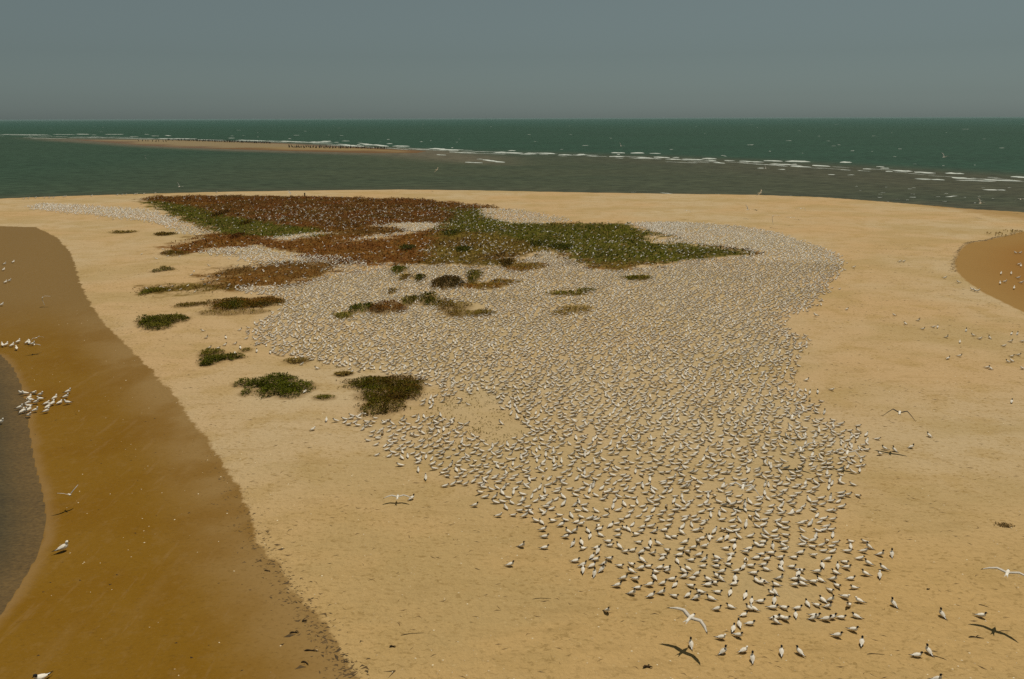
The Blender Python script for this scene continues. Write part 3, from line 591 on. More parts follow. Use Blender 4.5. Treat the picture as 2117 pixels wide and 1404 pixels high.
for px, py, h, pose, lab in APART:
    p = place(px, py); put('tern', POSES[pose], p, hd(h, p[0], p[1]), lab, 'tern', G_OUT)
occupied = [place(a[0], a[1])[:2] for a in APART]

# --- loafing birds on the pool side
LOAF = [(1751, 641), (1848, 653), (1871, 671), (1899, 664), (1908, 682), (1930, 678), (1938, 678), (1957, 699), (1997, 685), (1984, 709), (2011, 695), (2026, 702), (2045, 700), (2091, 692), (2103, 692), (2114, 708), (2076, 717), (2090, 708), (1960, 743), (1984, 738), (2092, 739), (2083, 750), (2091, 748), (2106, 736), (2041, 762), (2047, 764), (2113, 764)]
ORD = ['first', 'second', 'third', 'fourth', 'fifth', 'sixth', 'seventh', 'eighth', 'ninth', 'tenth', 'eleventh', 'twelfth', 'thirteenth', 'fourteenth', 'fifteenth', 'sixteenth', 'seventeenth', 'eighteenth', 'nineteenth', 'twentieth']
def ordn(i):
    tens = {2: 'twenty', 3: 'thirty', 4: 'forty', 5: 'fifty'}
    if i < 20: return ORD[i]
    t, u = divmod(i + 1, 10)
    return {2: 'twentieth', 3: 'thirtieth', 4: 'fortieth', 5: 'fiftieth'}[t] if u == 0 else tens[t] + '-' + ORD[u - 1]
LOAF.sort()
for i, (px, py) in enumerate(LOAF):
    p = place(px, py); ps = ['stand', 'white', 'stand', 'alert'][i % 4]
    put('tern', POSES[ps], p, hd(random.choice(['R', 'L', 'RA', 'LA', 'A', 'R']), p[0], p[1]), f'resting tern on open sand below the brown pool, {ordn(i)} counting from the colony', 'tern', 'loose flock of terns resting below the brown pool')
POOLB = sorted([(2099, 525), (2109, 525), (2106, 549), (2110, 552), (2069, 568), (2090, 568), (2105, 577), (2077, 585), (2067, 588), (2111, 587), (2096, 598)])
for i, (px, py) in enumerate(POOLB):
    p = place(px, py); put('gull', GULL['stand'], p, hd(random.choice(['R', 'L', 'A']), p[0], p[1]), f'small white gull standing in the brown pool, {ordn(i)} counting from its colony side rim', 'gull', 'gulls in the brown pool')
for (px, py), lab in zip([(2009, 601), (2015, 603), (2021, 604), (1953, 577), (1981, 586), (1860, 543), (1868, 543), (1765, 555), (1686, 655)],
        ['first gull of three on the near rim of the brown pool', 'middle gull of three on the near rim of the brown pool', 'last gull of three on the near rim, towards the frame edge', 'gull alone on sand at the tip of the brown pool', 'gull on sand just below the tip of the brown pool', 'one gull of a tiny pair midway from colony to pool, colony side', 'one gull of a tiny pair midway from colony to pool, pool side', 'gull just outside the far pool side bulge of the colony', 'tiny gull below the far pool side bulge of the colony']):
    p = place(px, py); put('gull', GULL['stand'], p, hd(random.choice(['R', 'L']), p[0], p[1]), lab, 'gull', 'gulls near the brown pool')

# --- gulls on the wet sand
CL = [(160, 742), (188, 752), (250, 742), (297, 760), (215, 785), (225, 800), (295, 792), (265, 815), (400, 785), (480, 775), (497, 738), (340, 820), (383, 825), (435, 815), (492, 818), (207, 820), (210, 838), (148, 858), (165, 885), (180, 880), (213, 870), (258, 875), (350, 850), (340, 880), (213, 912)]
CL = sorted([(x / 3.51, 600 + (y + 12) / 3.51) for x, y in CL])
for i, (px, py) in enumerate(CL):
    p = place(px, py); put('gull', GULL['low' if i % 5 == 1 else 'stand'], p, hd(random.choice(['R', 'RA', 'R', 'RT', 'L', 'RA']), p[0], p[1]), f'white gull in the flock on the wet sand spit, {ordn(i)} counting away from the lagoon', 'gull', 'flock of white gulls at the lagoon edge', 1.0)
for i, (x, y) in enumerate(sorted([(20, 410), (48, 407), (90, 412), (122, 434), (135, 385), (200, 390), (215, 392), (238, 402)])):
    p = place(x / 3.51, 600 + y / 3.51); put('gull', GULL['stand'], p, hd(random.choice(['R', 'RA', 'A']), p[0], p[1]), f'white gull on wet sand under the two hovering birds, {ordn(i)} counting from the frame edge', 'gull', 'small flock of gulls above the lagoon inlet')
for i, (x, y) in enumerate(sorted([(10, 548), (28, 544), (8, 560), (12, 586), (20, 583), (4, 633)])):
    p = place(x, y); put('gull', GULL['stand'], p, hd(random.choice(['R', 'RA']), p[0], p[1]), f'distant white gull at the top of the wet sand, {ordn(i)} from the frame edge', 'gull', 'distant gulls high on the wet sand')
p = place(3, 882); put('gull', GULL['stand'], p, hd('R', p[0], p[1]), 'white gull wading in the lagoon below the flock', 'gull', None)
p = place(132, 1140); put('gull', GULL['stand'], p, hd('R', p[0], p[1]), 'large white gull alone on wet sand beside the lagoon mouth', 'gull', None, 1.2)
p = place(86, 1412); put('gull', GULL['dark'], p, hd('LT', p[0], p[1]), 'dark headed gull cut off by the lower frame edge on wet sand', 'gull', None, 1.2)
SHG = sorted([(50, 411), (59, 410), (74, 409), (92, 409), (102, 409), (111, 409), (132, 407), (136, 406.5), (190, 405), (243, 403.4), (253, 403), (261, 402.5), (279, 401.8), (283, 401.6), (298, 401), (321, 400), (448, 398)])
for i, (px, py) in enumerate(SHG):
    p = place(px, py + 1.5); put('gull', GULL['stand'], p, hd('R', p[0], p[1]), f'tiny white gull on the far channel shore, {ordn(i)} counting from the frame edge', 'gull', 'row of gulls on the far channel shore', 1.2)

# --- birds in the air
G_FLY = 'birds flying over the sand bar'
def fly(px, py, up, head, pose, lab, shadow=None, scale=1.0, roll=0.0, tilt=0.0, zone=None):
    if shadow:
        S = place(*shadow); d = ray(px, py); A = np.stack([d, -SUN], 1); s_, *_ = np.linalg.lstsq(A, S - np.array([0, 0, H]), rcond=None)
        P = np.array([0, 0, H]) + s_[0] * d
        P[2] = max(P[2], .3)
    else:                                   # at a height above the ground point that lies under it
        P = gnd(px, py, up)
    put('flying_tern', FLY[pose], P, head - math.atan2(P[0], P[1]), lab, 'flying bird', G_FLY, scale, tilt, roll)
fly(1428, 1277, 0, 1.0, 'glide', 'pale tern gliding low in front of the colony tip, wings spread wide', (1408, 1346), roll=.12, tilt=.1)
fly(2083, 1184, 0, 1.5, 'glide', 'pale tern with raised wings low over the pool side sand', (2037, 1298), scale=.95, roll=-.1)
fly(144, 1023, .3, -1.3, 'vee', 'grey winged gull landing on wet sand beside its own shadow', None, roll=.1, scale=.62)
fly(88, 615, .7, 1.2, 'down', 'white bird with wings folded down over the upper wet sand', None, roll=-.9, scale=.7)
fly(75, 699, .7, -1.4, 'arch', 'white bird with arched wings over the small gull flock', None, roll=.2, scale=.7)
fly(72, 712, .35, 1.2, 'flat', 'white bird flapping just under the arched one', None, roll=.2, scale=.6)
fly(1860, 853, 1.6, 1.55, 'dark', 'dark looking bird with thin arched wings over the empty pool side sand', None)
fly(1638, 861, .9, 1.5, 'vee', 'bird with raised wings over the upper pool side shoulder of the crowd', None)
fly(1655, 928, .8, 1.7, 'vee', 'bird with wings in a wide V above the dense crowd', None)
fly(1752, 935, .7, 1.5, 'arch', 'bird with spread wings close to the pool side edge of the crowd', None)
fly(1536, 1006, .8, 1.5, 'arch', 'white bird skimming the crowd above the colony tip', None)
fly(822, 1027, .22, 1.45, 'glide', 'bird flying in low behind the tern on bare sand', None, scale=.8)
fly(300, 322, 4, 1.2, 'down', 'white bird alone above the channel in front of the far bar', None, roll=-1.0, scale=1.2)
fly(371, 386, 2.5, 1.0, 'vee', 'grey bird over the channel close to the far beach', None, roll=.6, scale=1.1)
fly(599, 398, 1.5, .4, 'flat', 'white bird crossing the far beach edge beside the dark post', None, roll=.5, scale=1.1)
fly(583, 452, 1.2, .6, 'flat', 'white bird low over the reddish ground cover', None, roll=-.6, scale=1.3)
fly(880, 518, 1.0, 2.2, 'arch', 'bright white bird over the olive ground cover', None, roll=.3, scale=1.2)
fly(877, 583, .8, 1.6, 'arch', 'white bird with arched wings beside the dark bush', None, scale=1.1)
fly(1132, 479, 1.0, 1.5, 'glide', 'white bird over the green end of the ground cover', None, scale=1.2)
fly(1194, 526, 1.0, 1.3, 'vee', 'white bird with raised wings at the near edge of the green cover', None, scale=1.0)
fly(1354, 490, 1.0, 1.5, 'vee', 'first of two white birds at the sandy tongue in the green cover', None, scale=1.1)
fly(1376, 487, 1.0, 1.5, 'flat', 'second of two white birds at the sandy tongue in the green cover', None, scale=1.0)
fly(1571, 399, 2.5, .5, 'flat', 'large winged bird crossing the waterline of the far beach', None, roll=-.7, scale=1.5)
fly(1546, 434, 1.2, .6, 'vee', 'pale bird over the far beach, nearest to the crowd', None, roll=.4, scale=1.1)
fly(1656, 431, 1.5, 1.4, 'arch', 'pale bird with drooping wings over the far beach', None, scale=1.2)
fly(1598, 447, 1.4, 1.2, 'down', 'pale bird wheeling steeply over the far beach', None, roll=-.9, scale=1.2)
fly(1420, 436, 1.2, 1.3, 'arch', 'faint pale bird over the middle of the far beach', None, scale=1.0)
fly(1635, 450, 1.0, 1.3, 'glide', 'small pale bird low on the far beach near the crowd', None, scale=1.0)
fly(1952, 325, 6, .8, 'vee', 'white bird over the open sea beyond the surf', None, roll=.3, scale=1.6)
fly(1583, 348, 3, 1.0, 'vee', 'white bird at the inner edge of the surf', None, roll=.5, scale=1.4)
fly(2027, 420, 2, .9, 'vee', 'white bird above the shallows off the pool side shore', None, roll=.4, scale=1.2)
fly(2110, 412, 2, 1.4, 'arch', 'white bird by the frame edge above the shallows', None, scale=1.2)
fly(1284, 302, 6, 1.1, 'vee', 'tiny white bird just beyond the middle of the surf', None, roll=.5, scale=1.6)
fly(903, 351, 4, .7, 'flat', 'faint grey bird crossing the middle of the channel', None, roll=-.7, scale=1.3)
fly(1011, 712, .8, 1.5, 'arch', 'white bird flapping over the middle of the dense crowd', None)

# --- dark waterbirds on the far bar
cm = bird_mesh('waterbird', cormorant())
n_wb = 0
for (x0, y0, x1, y1, n) in [(285, 292.5, 345, 294, 9), (345, 290.5, 560, 297, 105), (400, 292, 540, 297, 12), (595, 305.5, 800, 308.4, 66)]:
    for i in range(n):
        t = (i + rng.uniform(.1, .9)) / n; p = place(x0 + (x1 - x0) * t, y0 + (y1 - y0) * t + rng.normal(0, .35))
        row = 'far end row' if x0 < 590 else 'lower row'
        put('waterbird', cm, p, rng.uniform(0, 6.28), 'dark waterbird standing in the rows on the distant surf bar', 'waterbird', 'dark waterbirds on the distant surf bar', rng.uniform(1.2, 1.8)); n_wb += 1

# --- the crowd
def hexgrid(V, a, jit, keep=1.0):
    lo, hi = V.min(0), V.max(0); ys = np.arange(lo[1], hi[1], a * .866); P = []
    for j, y in enumerate(ys):
        xs = np.arange(lo[0] + (a / 2 if j % 2 else 0), hi[0], a); P.append(np.stack([xs, np.full(len(xs), y)], 1))
    P = np.vstack(P); P = P[rng.random(len(P)) < keep]; P = P + rng.normal(0, jit, P.shape)
    return P
def inside(V, a, jit, keep, edge=.5):
    P = hexgrid(V, a, jit, keep); d = sdist(P, V); return P[d > rng.normal(0, edge, len(P))]
PATCH_PX = [(505, 628, 75, 14), (335, 665, 48, 18), (800, 815, 70, 38), (925, 585, 26, 16), (800, 638, 34, 14), (845, 625, 18, 12), (885, 622, 20, 14), (955, 640, 55, 16), (710, 653, 20, 8), (750, 641, 26, 10), (980, 575, 16, 14), (860, 577, 12, 7), (835, 574, 12, 8), (812, 606, 8, 6), (825, 560, 18, 8), (1045, 545, 16, 8), (1085, 552, 50, 9), (1000, 592, 55, 9), (1270, 552, 60, 8), (1318, 577, 28, 5), (1172, 608, 42, 7), (1190, 640, 36, 9)]
VOID = poly([(890, 850), (915, 825), (1000, 805), (1050, 850), (1090, 895), (1060, 925), (1000, 915), (960, 880)])
def rows_grid(V, jit, edge):
    """birds keep a pecking distance: rows whose spacing closes up towards the far, older part of the colony"""
    lo, hi = V.min(0), V.max(0); y = lo[1]; P = []; q = 0
    while y < hi[1]:
        a = np.interp(y, [17, 34, 50], [.425, .395, .375]); xs = np.arange(lo[0] + (a / 2 if q % 2 else 0), hi[0], a)
        P.append(np.stack([xs, np.full(len(xs), y)], 1) + rng.normal(0, jit * a, (len(xs), 2))); y += a * .866; q += 1
    P = np.vstack(P); d = sdist(P, V); return P[d > rng.normal(0, edge, len(P))]
P = rows_grid(COLONY, .21, .30)
k = sdist(P, VOID); P = P[(k < 0) | (rng.random(len(P)) < .13)]
for x, y, rx, ry in PATCH_PX:
    c = gnd(x, y)[:2]; ax = abs(gnd(x + rx, y)[0] - c[0]); ay = abs(gnd(x, y - ry)[1] - gnd(x, y + ry)[1]) / 2
    q = ((P[:, 0] - c[0]) / ax) ** 2 + ((P[:, 1] - c[1]) / ay) ** 2; P = P[(q > rng.uniform(.6, 1.1, len(P))) | (rng.random(len(P)) < .06)]
# clumps: let the crowd thin and thicken
cl = np.sin(P[:, 0] * .9 + 2 * np.sin(P[:, 1] * .35)) * np.sin(P[:, 1] * .55 + 1.2) ; P = P[rng.random(len(P)) < .93 + .07 * cl]
extra = []
for pts, a, keep in [
    ([(58, 427), (90, 420), (150, 424), (220, 428), (290, 433), (330, 441), (365, 457), (340, 466), (300, 458), (240, 452), (190, 445), (120, 438), (75, 434)], .42, .95),
    ([(330, 445), (372, 458), (400, 470), (425, 482), (415, 488), (380, 484), (345, 470)], .44, .9),
    ([(400, 522), (470, 513), (530, 508), (575, 525), (640, 528), (720, 530), (760, 545), (700, 546), (600, 545), (560, 552), (520, 540), (460, 527)], .40, .92),
    ([(550, 493), (600, 486), (640, 484), (690, 481), (640, 490), (590, 498)], .44, .9),
    ([(708, 496), (780, 488), (840, 478), (880, 470), (865, 477), (800, 491), (730, 498)], .46, .9),
    ([(775, 466), (850, 460), (910, 462), (900, 472), (860, 479), (810, 470)], .42, .9),
    ([(990, 431), (1060, 433), (1120, 443), (1185, 457), (1130, 463), (1050, 461), (1000, 446)], .46, .85),
    ([(1290, 462), (1420, 459), (1400, 489), (1340, 480)], .42, .9), ([(690, 545), (830, 548), (760, 562), (700, 566)], .45, .7)]:
    extra.append(inside(poly(pts), a, .12, keep, .6))
mp = inside(MATC, 1.3, .5, .32, 1.0); extra.append(mp)
dk = inside(poly([(560, 425), (1000, 428), (1130, 465), (1000, 500), (860, 470), (640, 470), (520, 450)]), .95, .35, .5, 1.5); extra.append(dk)
extra.append(inside(poly([(850, 500), (1150, 500), (1250, 550), (1050, 560), (880, 550)]), .75, .25, .55, 1.0))
extra.append(inside(poly([(1150, 480), (1540, 515), (1400, 545), (1150, 520)]), .8, .3, .36, 1.0))
extra.append(inside(MATB, 1.0, .3, .4, .5))
extra.append(inside(poly([(280, 520), (420, 500), (560, 540), (400, 590), (300, 600)]), 2.4, .8, .4, .5))
P = np.vstack([P] + extra)
occ = np.array(occupied)
for o_ in occ: P = P[((P - o_) ** 2).sum(1) > .25 ** 2]
P = P[np.argsort(np.hypot(P[:, 0], P[:, 1]))]
z = height(P[:, 0], P[:, 1])
N_IND = 300 - len(APART) - len(LOAF)
hb = -np.arctan2(P[:, 0], P[:, 1])
u = rng.random(len(P))
hh = np.where(u < .58, rng.normal(.12, .32, len(P)), np.where(u < .79, rng.normal(math.pi - .12, .35, len(P)), np.where(u < .93, rng.normal(math.pi / 2, .4, len(P)), rng.uniform(0, 6.28, len(P))))) 
dcl = sdist(P[:2500], COLONY)
# rows for the labels of the nearest ones: bands of ground 0.6 m deep, counted from the colony tip
ind = np.arange(N_IND); depth = np.hypot(P[ind, 0], P[ind, 1]); band = ((depth - depth.min()) / .62).astype(int)
posture = {'sit': 'sitting', 'low': 'crouching', 'stand': 'standing', 'alert': 'upright', 'white': 'pale headed'}
def facing(a):
    a = (a + math.pi) % (2 * math.pi) - math.pi
    return 'facing pool' if abs(a) < .8 else 'facing lagoon' if abs(a) > 2.34 else 'facing seaward' if a > 0 else 'facing inland'
for b in range(band.max() + 1):
    row = [i for i in ind if band[i] == b]; row.sort(key=lambda i: P[i, 0] / P[i, 1])
    for r_, i in enumerate(row):
        near = dcl[i] < .5
        q = rng.random(); pose = ('alert' if q < .22 else 'stand' if q < .55 else 'white' if q < .62 else 'sit') if near else ('sit' if q < .56 else 'low' if q < .66 else 'stand' if q < .88 else 'alert' if q < .95 else 'white')
        put('tern', POSES[pose], (P[i, 0], P[i, 1], z[i]), hh[i] + hb[i], f'{posture[pose]} tern {facing(hh[i])}, {ordn(r_)} from lagoon side in {ordn(b)} row behind tip', 'tern', 'terns crowded at the near tip of the colony', rng.uniform(.88, 1.06))
P2, z2, h2 = P[N_IND:], z[N_IND:], (hh + hb)[N_IND:]
d2 = np.hypot(P2[:, 0], P2[:, 1]); N2 = len(P2)
tone = rng.random(N2) ** 1.5
kinds = rng.choice(5, N2, p=[.52, .20, .16, .05, .07])
LOD = {}
for l_, n_ in ((0, 7), (1, 6), (2, 5)):
    LOD[l_] = [standing_bird(n_, lod=max(l_, 1) if l_ else 1, drop=.075, legs=False), standing_bird(n_, lod=max(l_, 1), drop=.08, legs=False, tuck=True), standing_bird(n_, lod=max(l_, 1), pitch=.16, drop=.035, legs=(l_ == 0)), standing_bird(n_, lod=max(l_, 1), pitch=.36, neck=.03, drop=.03, legs=(l_ == 0)), standing_bird(n_, lod=max(l_, 1), pitch=.1, drop=.04, cap=False, legs=False)]
lod = np.where(d2 < 45, 0, np.where(d2 < 80, 1, 2))
VV, LL, SS, MM, TT = [], [], [], [], []; base = 0
for l_ in range(3):
    for kd in range(5):
        s_ = np.where((lod == l_) & (kinds == kd))[0]
        if not len(s_): continue
        V, Fc, mi = LOD[l_][kd]; lo, sz = flat(Fc); n = len(V)
        c, s = np.cos(h2[s_]), np.sin(h2[s_]); scl = rng.uniform(.86, 1.10, len(s_))
        X = (V[None, :, 0] * c[:, None] - V[None, :, 1] * s[:, None]) * scl[:, None] + P2[s_, 0][:, None]
        Y = (V[None, :, 0] * s[:, None] + V[None, :, 1] * c[:, None]) * scl[:, None] + P2[s_, 1][:, None]
        Z = V[None, :, 2] * scl[:, None] + z2[s_][:, None]
        VV.append(np.stack([X, Y, Z], -1).reshape(-1, 3))
        LL.append((lo[None] + base + n * np.arange(len(s_))[:, None]).ravel()); SS.append(np.tile(sz, len(s_))); MM.append(np.tile(mi, len(s_))); TT.append(np.repeat(tone[s_], n)); base += n * len(s_)
tag(link('tern_crowd', mesh_np('tern_crowd', np.vstack(VV), np.concatenate(LL), np.concatenate(SS), BM, np.concatenate(MM), attrs=dict(tone=np.concatenate(TT)))), 'dense breeding crowd of white and grey terns covering the middle of the sand bar', 'tern colony', kind='stuff')
print('BIRDS individual', N_IND, 'crowd', N2, 'verts', base, 'waterbirds', n_wb)

# ------------------------------------------------------------------ plants
def leaf_mat(name):
    k = NT(name); b = k.n('ShaderNodeBsdfPrincipled'); c = k.attr('col', 'Color')
    k.l(c, b.inputs['Base Color']); b.inputs['Roughness'].default_value = .9; b.inputs['Specular IOR Level'].default_value = 0
    tr = k.n('ShaderNodeBsdfTranslucent'); k.l(c, tr.inputs[0]); ms = k.n('ShaderNodeMixShader'); ms.inputs[0].default_value = .15
    k.l(b.outputs[0], ms.inputs[1]); k.l(tr.outputs[0], ms.inputs[2]); k.l(ms.outputs[0], k.out.inputs[0]); return k.m
M_LEAF = leaf_mat('leaf')
def leaves(pos, size, cols, up=.5):
    """folded leaves: two quads each, every one turned its own way"""
    n = len(pos); a = rng.uniform(0, 6.283, n); el = rng.normal(up, .35, n); L = size * rng.uniform(.6, 1.4, n); W = L * rng.uniform(.28, .5, n)
    d = np.stack([np.cos(a) * np.cos(el), np.sin(a) * np.cos(el), np.sin(el)], 1); s = np.stack([-np.sin(a), np.cos(a), np.zeros(n)], 1); nn = np.cross(d, s)
    b = pos; m_ = b + d * (L * .55)[:, None]; t = b + d * L[:, None] - np.array([0, 0, 1]) * (L * .12)[:, None]
    l = m_ + s * (W / 2)[:, None] - nn * (W * .2)[:, None]; r = m_ - s * (W / 2)[:, None] - nn * (W * .2)[:, None]
    V = np.stack([b, l, t, r], 1).reshape(-1, 3); i = 4 * np.arange(n)[:, None]
    F_ = np.concatenate([i + np.array([[0, 2, 1]]), i + np.array([[0, 3, 2]])], 1).reshape(-1)
    C = np.repeat(np.column_stack([cols, np.ones(n)]), 4, 0)
    return V, F_, np.full(2 * n, 3), C
# the mats
def mat_points(V, dens, edge):
    lo, hi = V.min(0) - 1, V.max(0) + 1; n = int((hi[0] - lo[0]) * (hi[1] - lo[1]) * dens); Q = rng.uniform(lo, hi, (n, 2))
    d = sdist(Q, V) + edge * vnoise(Q[:, 0], Q[:, 1], .8, 3) + edge * .5 * vnoise(Q[:, 0], Q[:, 1], 2.5, 4)
    return Q, d
for nm, V, dens, lab in (('ground_cover', MATC, 30.0, 'red and green creeping ground cover over the far half of the colony'), ('ground_cover', MATB, 40.0, 'rust brown creeping mat on the lagoon side of the crowd')):
    Q, d = mat_points(V, dens, 2.6 if dens < 35 else 1.5); d = np.minimum(d, -dgap(Q)); keep = d > rng.normal(.1, .5, len(Q))
    gap = vnoise(Q[:, 0], Q[:, 1], .7, 31); keep &= ~((gap > .55) & (rng.random(len(Q)) < .6)); Q, d = Q[keep], d[keep]
    cols = mat_cols(Q); hgt = np.clip(.04 + .09 * vnoise(Q[:, 0], Q[:, 1], 1.1, 41), .01, .16) * np.clip(d / 1.5, .2, 1)
    zz = height(Q[:, 0], Q[:, 1]) + hgt * rng.random(len(Q))
    V_, F_, S_, C_ = leaves(np.column_stack([Q, zz]), .30 if dens < 35 else .22, cols, .28)
    tag(link(nm, mesh_np(nm, V_, F_, S_, [M_LEAF], smooth=False, attrs=dict(col=C_))), lab, 'ground cover', kind='stuff')
# sparse weeds growing between the birds
Q = hexgrid(COLONY, .6, .3, .5); Q = Q[sdist(Q, COLONY) > -.5]; wv = vnoise(Q[:, 0], Q[:, 1], .25, 51)
Q = Q[(wv > .28) & (Q[:, 1] > 31)]
Q = np.vstack([Q, VOID.min(0) + rng.random((260, 2)) * (VOID.max(0) - VOID.min(0))]); Q = np.repeat(Q, 5, 0) + rng.normal(0, .16, (len(Q) * 5, 2))
V_, F_, S_, C_ = leaves(np.column_stack([Q, height(Q[:, 0], Q[:, 1])]), .10, blend(rng.random(len(Q)), STRAW, OLIVE) * rng.uniform(.7, 1.4, (len(Q), 1)), .5)
tag(link('weeds', mesh_np('weeds', V_, F_, S_, [M_LEAF], smooth=False, attrs=dict(col=C_))), 'thin olive weeds growing between the nesting terns', 'weeds', kind='stuff')

LOBES = []
def plant(name, lab, lobes, n, size, h, A, B, group=None, up=.6, sticks=0, cat='plant'):
    """a plant from overlapping lobes (photo px centre, half width, half depth in px); leaves through the volume, denser on top"""
    pts, w_ = [], []
    for x, y, rx, ry in lobes:
        c = place(x, y); ax = abs(gnd(x + rx, y)[0] - c[0]); ay = abs(gnd(x, y - ry)[1] - gnd(x, y + ry)[1]) / 2; pts.append((c, ax, ay)); w_.append(ax * ay); LOBES.append((c[0], c[1], ax, ay))
    if name == 'shrub': n = int(n * .62); h *= .85; A, B = np.array(A) * 1.3, np.array(B) * 1.3
    w_ = np.array(w_) / sum(w_); base = pts[0][0]
    which = rng.choice(len(pts), n, p=w_); r = np.sqrt(rng.random(n)) * (1 + rng.normal(0, .10, n)); th = rng.uniform(0, 6.283, n); lump = 1 + .22 * np.sin(th * 3 + which) + .12 * np.sin(th * 7 + 2 * which)
    X = np.array([pts[i][0][0] for i in which]) + np.array([pts[i][1] for i in which]) * r * lump * np.cos(th); Y = np.array([pts[i][0][1] for i in which]) + np.array([pts[i][2] for i in which]) * r * lump * np.sin(th)
    top = h * np.sqrt(np.clip(1.05 - r * r, .02, 1)) * (.75 + .4 * vnoise(X, Y, 2.2, 61)); Z = height(X, Y) + np.maximum(top, .02) * rng.random(n) ** .5
    g = vnoise(X, Y, 1.6, 71); keep = ~((g > .5) & (rng.random(n) < .7) & (r > .4) & (n > 800)); X, Y, Z, g = X[keep], Y[keep], Z[keep], g[keep]
    if name == 'low_plant' and n > 1500:      # runners creeping out over the sand
        rx_, ry_ = [], []
        for q in range(22):
            i = rng.choice(len(pts), p=w_); t0 = rng.uniform(0, 6.283); L = rng.uniform(.7, 1.45); m_ = int(18 + 30 * rng.random()); u_ = np.linspace(.55, L, m_); t_ = t0 + np.cumsum(rng.normal(0, .05, m_))
            rx_.append(pts[i][0][0] + pts[i][1] * u_ * np.cos(t_)); ry_.append(pts[i][0][1] + pts[i][2] * u_ * np.sin(t_))
        rx_, ry_ = np.concatenate(rx_), np.concatenate(ry_); X = np.append(X, rx_); Y = np.append(Y, ry_); Z = np.append(Z, height(rx_, ry_) + .02 + .04 * rng.random(len(rx_))); g = np.append(g, rng.normal(.2, .4, len(rx_)))
    C = blend(np.clip(.5 + g * .8 + rng.normal(0, .25, len(X)), 0, 1), A, B) * rng.uniform(.7, 1.75, (len(X), 1))
    V_, F_, S_, C_ = leaves(np.column_stack([X, Y, Z]), size, C, up)
    if sticks:
        VV_, FF_, mm_ = [], [], []
        for _ in range(sticks):
            i = rng.integers(len(pts)); q = pts[i][0] + np.array([rng.normal(0, .35) * pts[i][1], rng.normal(0, .35) * pts[i][2], 0]); tip = q + np.array([rng.normal(0, .22), rng.normal(0, .22), h * rng.uniform(.8, 1.35)])
            tube(VV_, FF_, mm_, [q, (q + tip) / 2 + rng.normal(0, .03, 3), tip], [.02, .013, .005], 4, 0)
        lo, sz = flat(FF_); n0 = len(V_); V_ = np.vstack([V_, VV_]); F_ = np.concatenate([F_, lo + n0]); S_ = np.concatenate([S_, sz]); C_ = np.vstack([C_, np.tile([.06, .035, .015, 1], (len(VV_), 1))])
    V_ = V_ - base; o = link(name, mesh_np(name, V_, F_, S_, [M_LEAF], smooth=False, attrs=dict(col=C_))); o.location = base
    return tag(o, lab, cat, group, 'stuff' if name == 'dry_grass' else None)
GP = 'green plants on the lagoon side sand'
plant('low_plant', 'bushy bright green plant alone on bare sand beside the wet shore', [(335, 664, 36, 12), (320, 668, 30, 8), (360, 662, 26, 7), (330, 676, 22, 7), (300, 663, 14, 4)], 3600, .14, .42, (.105, .086, .012), DGREEN, GP)
plant('low_plant', 'small upper tuft of the plant pair below the bulge of the colony', [(438, 729, 22, 5), (424, 734, 10, 4)], 700, .11, .2, GREEN, OLIVE, GP)
plant('low_plant', 'longer lower green plant of the pair below the bulge of the colony', [(440, 745, 24, 8), (475, 739, 28, 5), (430, 752, 14, 5)], 1900, .12, .3, (.105, .086, .012), DGREEN, GP)
plant('low_plant', 'tiny sprig on sand next to the plant pair', [(509, 724, 9, 3)], 110, .1, .12, OLIVE, GREEN, GP)
plant('low_plant', 'wide ragged green plant with a white tern standing in it', [(568, 792, 45, 12), (575, 805, 40, 14), (505, 794, 20, 5), (530, 797, 22, 6), (620, 802, 30, 10), (600, 815, 28, 8), (510, 812, 10, 6), (575, 783, 30, 6)], 5200, .12, .34, GREEN, DGREEN, GP)
plant('low_plant', 'short sprig between the wide ragged plant and the dark mat', [(670, 822, 18, 4)], 260, .1, .14, OLIVE, GREEN, GP)
plant('low_plant', 'dense dark red and green mat touching the edge of the crowd', [(795, 792, 72, 12), (800, 815, 60, 14), (790, 840, 42, 18), (835, 808, 34, 22), (770, 795, 45, 10), (860, 800, 14, 8)], 8500, .12, .30, (.075, .070, .007), (.085, .040, .008), GP)
plant('low_plant', 'faint olive sprig on sand above the dark mat', [(710, 774, 15, 3.5)], 1100, .1, .12, OLIVE, STRAW, GP)
plant('low_plant', 'olive tuft under the lagoon side edge of the crowd', [(614, 747, 22, 4.5)], 900, .1, .16, OLIVE, STRAW, GP)
plant('low_plant', 'spindle shaped dark plant just off the crowd', [(505, 628, 68, 11), (480, 631, 40, 10), (550, 626, 34, 9)], 6500, .14, .32, DGREEN, RUST, GP)
plant('low_plant', 'thin brown runner leading to the spindle shaped plant', [(395, 630, 26, 4), (418, 628, 24, 2.5), (378, 632, 16, 3)], 900, .12, .14, OLIVE, BROWN, GP)
plant('dry_grass', 'pale straggling grass below the spindle shaped plant', [(440, 646, 28, 5), (520, 645, 30, 4), (470, 648, 30, 4)], 420, .14, .12, STRAW, OLIVE, None)
plant('low_plant', 'small dark sprig like an arrow on bare far sand', [(325, 561, 14, 2), (348, 558, 14, 2), (338, 554, 8, 2)], 420, .16, .2, OLIVE, DGREEN, GP)
plant('low_plant', 'ragged olive end of vegetation hooked onto bare sand', [(308, 603, 12, 7), (325, 600, 20, 4)], 1200, .14, .2, OLIVE, GREEN, GP)
plant('low_plant', 'thin lone strip of grass farthest up the bare sand', [(255, 481, 24, 1.6)], 600, .2, .2, OLIVE, STRAW, GP)
plant('low_plant', 'low tuft beneath the far lagoon side wing of the crowd', [(340, 485, 20, 2.5)], 900, .2, .2, OLIVE, BROWN, GP)
